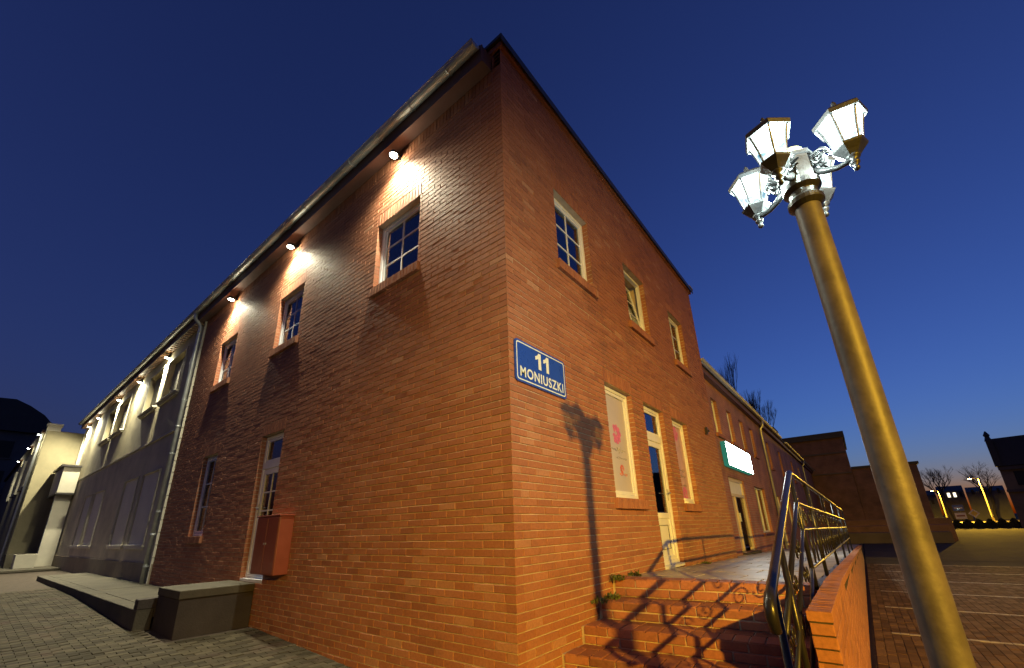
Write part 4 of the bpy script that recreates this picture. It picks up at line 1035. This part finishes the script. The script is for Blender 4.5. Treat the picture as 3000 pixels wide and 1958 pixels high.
# ------------------------------------------------------------------ far side of the street
def flat(az0, az1, d, z0, z1, dep=6):   # a row of corners for a block seen at a given bearing and distance
    (xa, ya), (xb, yb) = azp(az0, d), azp(az1, d); n = V((xb-xa, yb-ya, 0)).normalized(); b = V((-n.y, n.x, 0))
    if b.dot(V((xa-CAMP.x, ya-CAMP.y, 0))) < 0: b = -b
    return [V((xa, ya, z0)), V((xb, yb, z0)), V((xb, yb, z0))+b*dep, V((xa, ya, z0))+b*dep]
def block(q, az0, az1, d, z0, z1, dep=6):
    f = flat(az0, az1, d, z0, z1, dep); q.hexa([tuple(p) for p in f] + [tuple(V((p.x, p.y, z1))) for p in f]); return f
# sandstone town house at the right edge
x, y = azp(79.2, 76)
th = thing('sandstone_town_house', (x, y, -1.2), 'tall sandstone town house with a dark steep roof across the street', 'building')
q = MB(); block(q, 79.45, 70, 76, -1.7, 5.2, 12); q.build('wall', SANDST, th)
q = MB(); f = flat(79.6, 69.8, 75.6, 0, 0, 13)
top = [p.lerp((f[0]+f[2])/2, .05) for p in f]
q.hexa([tuple(V((p.x, p.y, 5.25))) for p in f] + [tuple(V((p.x, p.y, 8.5))) for p in top]); q.build('roof', SLATE, th)
q = MB(); f2 = flat(79.62, 79.2, 75.4, 5, 7, 1.5); q.hexa([tuple(V((p.x, p.y, 5.3))) for p in f2] + [tuple(V((p.x, p.y, 8.3))) for p in f2]); c_ = (f2[0]+f2[2])/2; q.lathe([(.35, 8.3), (.2, 8.8), (.3, 9.0), (.05, 9.5)], (c_.x, c_.y, 0), 8); q.build('corner_gable', SLATE, th)
q = MB(); block(q, 79.5, 70, 75.7, 2.3, 2.6, .4); block(q, 79.5, 70, 75.7, 4.8, 5.2, .4); q.build('cornice', DARKST, th)
for i in range(5):
    for zz in (-.3, 3.0):
        q = MB(); a0 = 78.7-i*1.5; block(q, a0, a0-.6, 75.85, zz, zz+1.6, .3); q.build('window', ROOM, th)
# houses and dark gardens on the skyline
for i, (a0, a1, d, zt, rz, lab) in enumerate(((86.4, 84.0, 196, 6.4, 8.0, 'dark low house behind the first far street lamp'), (83.9, 82.1, 204, 7.6, 9.4, 'dark house with lit windows under the spreading tree'), (82.0, 79.6, 188, 6.4, 7.9, 'long dark house behind the far traffic signs'))):
    x, y = azp((a0+a1)/2, d); h = thing('far_house', (x, y, -1.6), lab, 'house')
    q = MB(); f = block(q, a0, a1, d, -1.7, zt, 9); q.build('wall', DIM if i != 1 else DARKST, h)
    q = MB(); f = [p.copy() for p in f]; m1 = (f[0]+f[3])/2; m2 = (f[1]+f[2])/2
    for a_, b_, c_, d_ in ((f[0], f[1], m2, m1), (f[2], f[3], m1, m2)): q.quad(V((a_.x, a_.y, zt+.01)), V((b_.x, b_.y, zt+.01)), V((c_.x, c_.y, rz)), V((d_.x, d_.y, rz)))
    for a_, b_, c_ in ((f[0], f[3], m1), (f[1], f[2], m2)): q.poly([V((a_.x, a_.y, zt+.01)), V((b_.x, b_.y, zt+.01)), V((c_.x, c_.y, rz))])
    q.build('roof', SLATE, h)
    for k in range(4):
        aa = a0+(a1-a0)*(.15+.22*k); lit = (i == 1 and k in (1, 2))
        q = MB(); block(q, aa, aa-.18, d-.15, 5.6 if i else 3.5, 7.0 if i else 4.8, .1); q.build('window', WINL if lit else ROOM, h)
# hedge and verge along the far kerb
q = MB(); rr = random.Random(3)
for i in range(9000):
    az = rr.uniform(84.6, 76); d = 78+rr.uniform(-.5, .8); xx, yy = azp(az, d); z = -1.55+rr.random()**.7*(.75+.25*math.sin(az*9)); s_ = .07; a = rr.uniform(0, 6.28)
    q.quad((xx-s_*math.cos(a), yy-s_*math.sin(a), z-s_), (xx+s_*math.cos(a), yy+s_*math.sin(a), z-s_*.6), (xx+s_*math.cos(a), yy+s_*math.sin(a), z+s_), (xx-s_*math.cos(a), yy-s_*math.sin(a), z+s_*.7))
hd = thing('hedge', azp(80, 78) + (-1.6,), 'clipped low hedge along the far kerb of the street', 'hedge')
lf_ = q.build('foliage', HEDGE, hd, kind='stuff')
q = MB(); block(q, 84.6, 76, 78, -1.6, -1.15, .6); q.build('stems', BARK, hd)
# traffic signs
def traffic(az, d, zc, shape, label):
    x, y = azp(az, d); t = thing('traffic_sign', (x, y, -1.6), label, 'traffic sign', 'far traffic signs')
    q = MB(); q.tube([(x, y, -1.6), (x, y, zc+.5)], .06, 8); q.build('pole', DKPAINT, t)
    a = R(az); s_ = V((-math.sin(a), math.cos(a), 0)); n = V((-math.cos(a), -math.sin(a), 0)); c = V((x, y, zc))+n*.08
    YEL = mat('sign_yellow', (.62, .5, .1), .5); 
    if shape == 'diamond':
        for r_, m_, nm, o_ in ((.62, PVCW, 'plate', 0), (.4, YEL, 'face', .02)):
            q = MB(); q.poly([c+n*o_+s_*r_, c+n*o_+ZZ*r_, c+n*o_-s_*r_, c+n*o_-ZZ*r_]); q.poly([c+n*(o_-.015)-s_*r_, c+n*(o_-.015)+ZZ*r_, c+n*(o_-.015)+s_*r_, c+n*(o_-.015)-ZZ*r_]); q.build(nm, m_, t)
    else:
        for k, m_ in enumerate((SIGNB, PVCW)):
            z = zc+.55-k*1.15; q = MB(); cc = V((c.x, c.y, z)); q.hexa([tuple(cc+s_*a_*.6+ZZ*b_*.45+n*e_) for e_ in (0, .03) for a_, b_ in ((-1, -1), (1, -1), (1, 1), (-1, 1))]); q.build('plate', m_, t)
            q = MB(); q.hexa([tuple(cc+s_*a_*.45+ZZ*b_*.1+n*e_) for e_ in (.034, .04) for a_, b_ in ((-1, -1), (1, -1), (1, 1), (-1, 1))]); q.build('stripe', PVCW if k == 0 else CABP, t)
traffic(82.84, 95, .45, 'box', 'stacked rectangular traffic signs on a pole by the far hedge'); traffic(81.95, 95, .15, 'diamond', 'diamond priority road sign on a pole by the far hedge')
x, y = azp(80.9, 113); street_lamp(x, y, 6.0, -1.6, R(173), 'far sodium street lamp on a pole by the hedge', 110000, GS, 1.8)
x, y = azp(83.75, 142); street_lamp(x, y, 5.4, -1.6, R(173), 'farthest sodium street lamp beside the dark houses', 80000, GS, 2.2)
# dark tenement beyond the wing on the left
dt = thing('dark_tenement', (-75, -3, -1.1), 'dark old tenement with a curved mansard roof beyond the wing', 'building')
q = MB(); q.box(-95, -64, -16, .4, -1.2, 11.1); q.build('wall', DIM, dt)
q = MB(); pr = [(.9, 11.1), (.5, 12.2), (-.3, 13.1), (-1.5, 13.9), (-2.6, 14.4), (-9, 14.0), (-16.4, 11.1)]
for (ya, za), (yb, zb) in zip(pr, pr[1:]): q.quad((-96, ya, za), (-63.6, ya, za), (-63.6, yb, zb), (-96, yb, zb))
q.poly([(-63.6, ya, za) for ya, za in pr]); q.poly([(-96, ya, za) for ya, za in pr]); q.quad((-96, .9, 11.1), (-63.6, .9, 11.1), (-63.6, -16.4, 11.1), (-96, -16.4, 11.1)); q.build('roof', SLATE, dt)
for yy in (-2.2, -5.2, -8.2):
    for zz in (2.0, 5.4, 8.4):
        q = MB(); q.box(-64.05, -63.96, yy-.5, yy+.5, zz, zz+1.7); w = q.build('window', ROOM, dt)
        q = MB(); q.box(-64.0, -63.9, yy-.65, yy+.65, zz-.15, zz-.02); q.build('sill', DARKST, w)
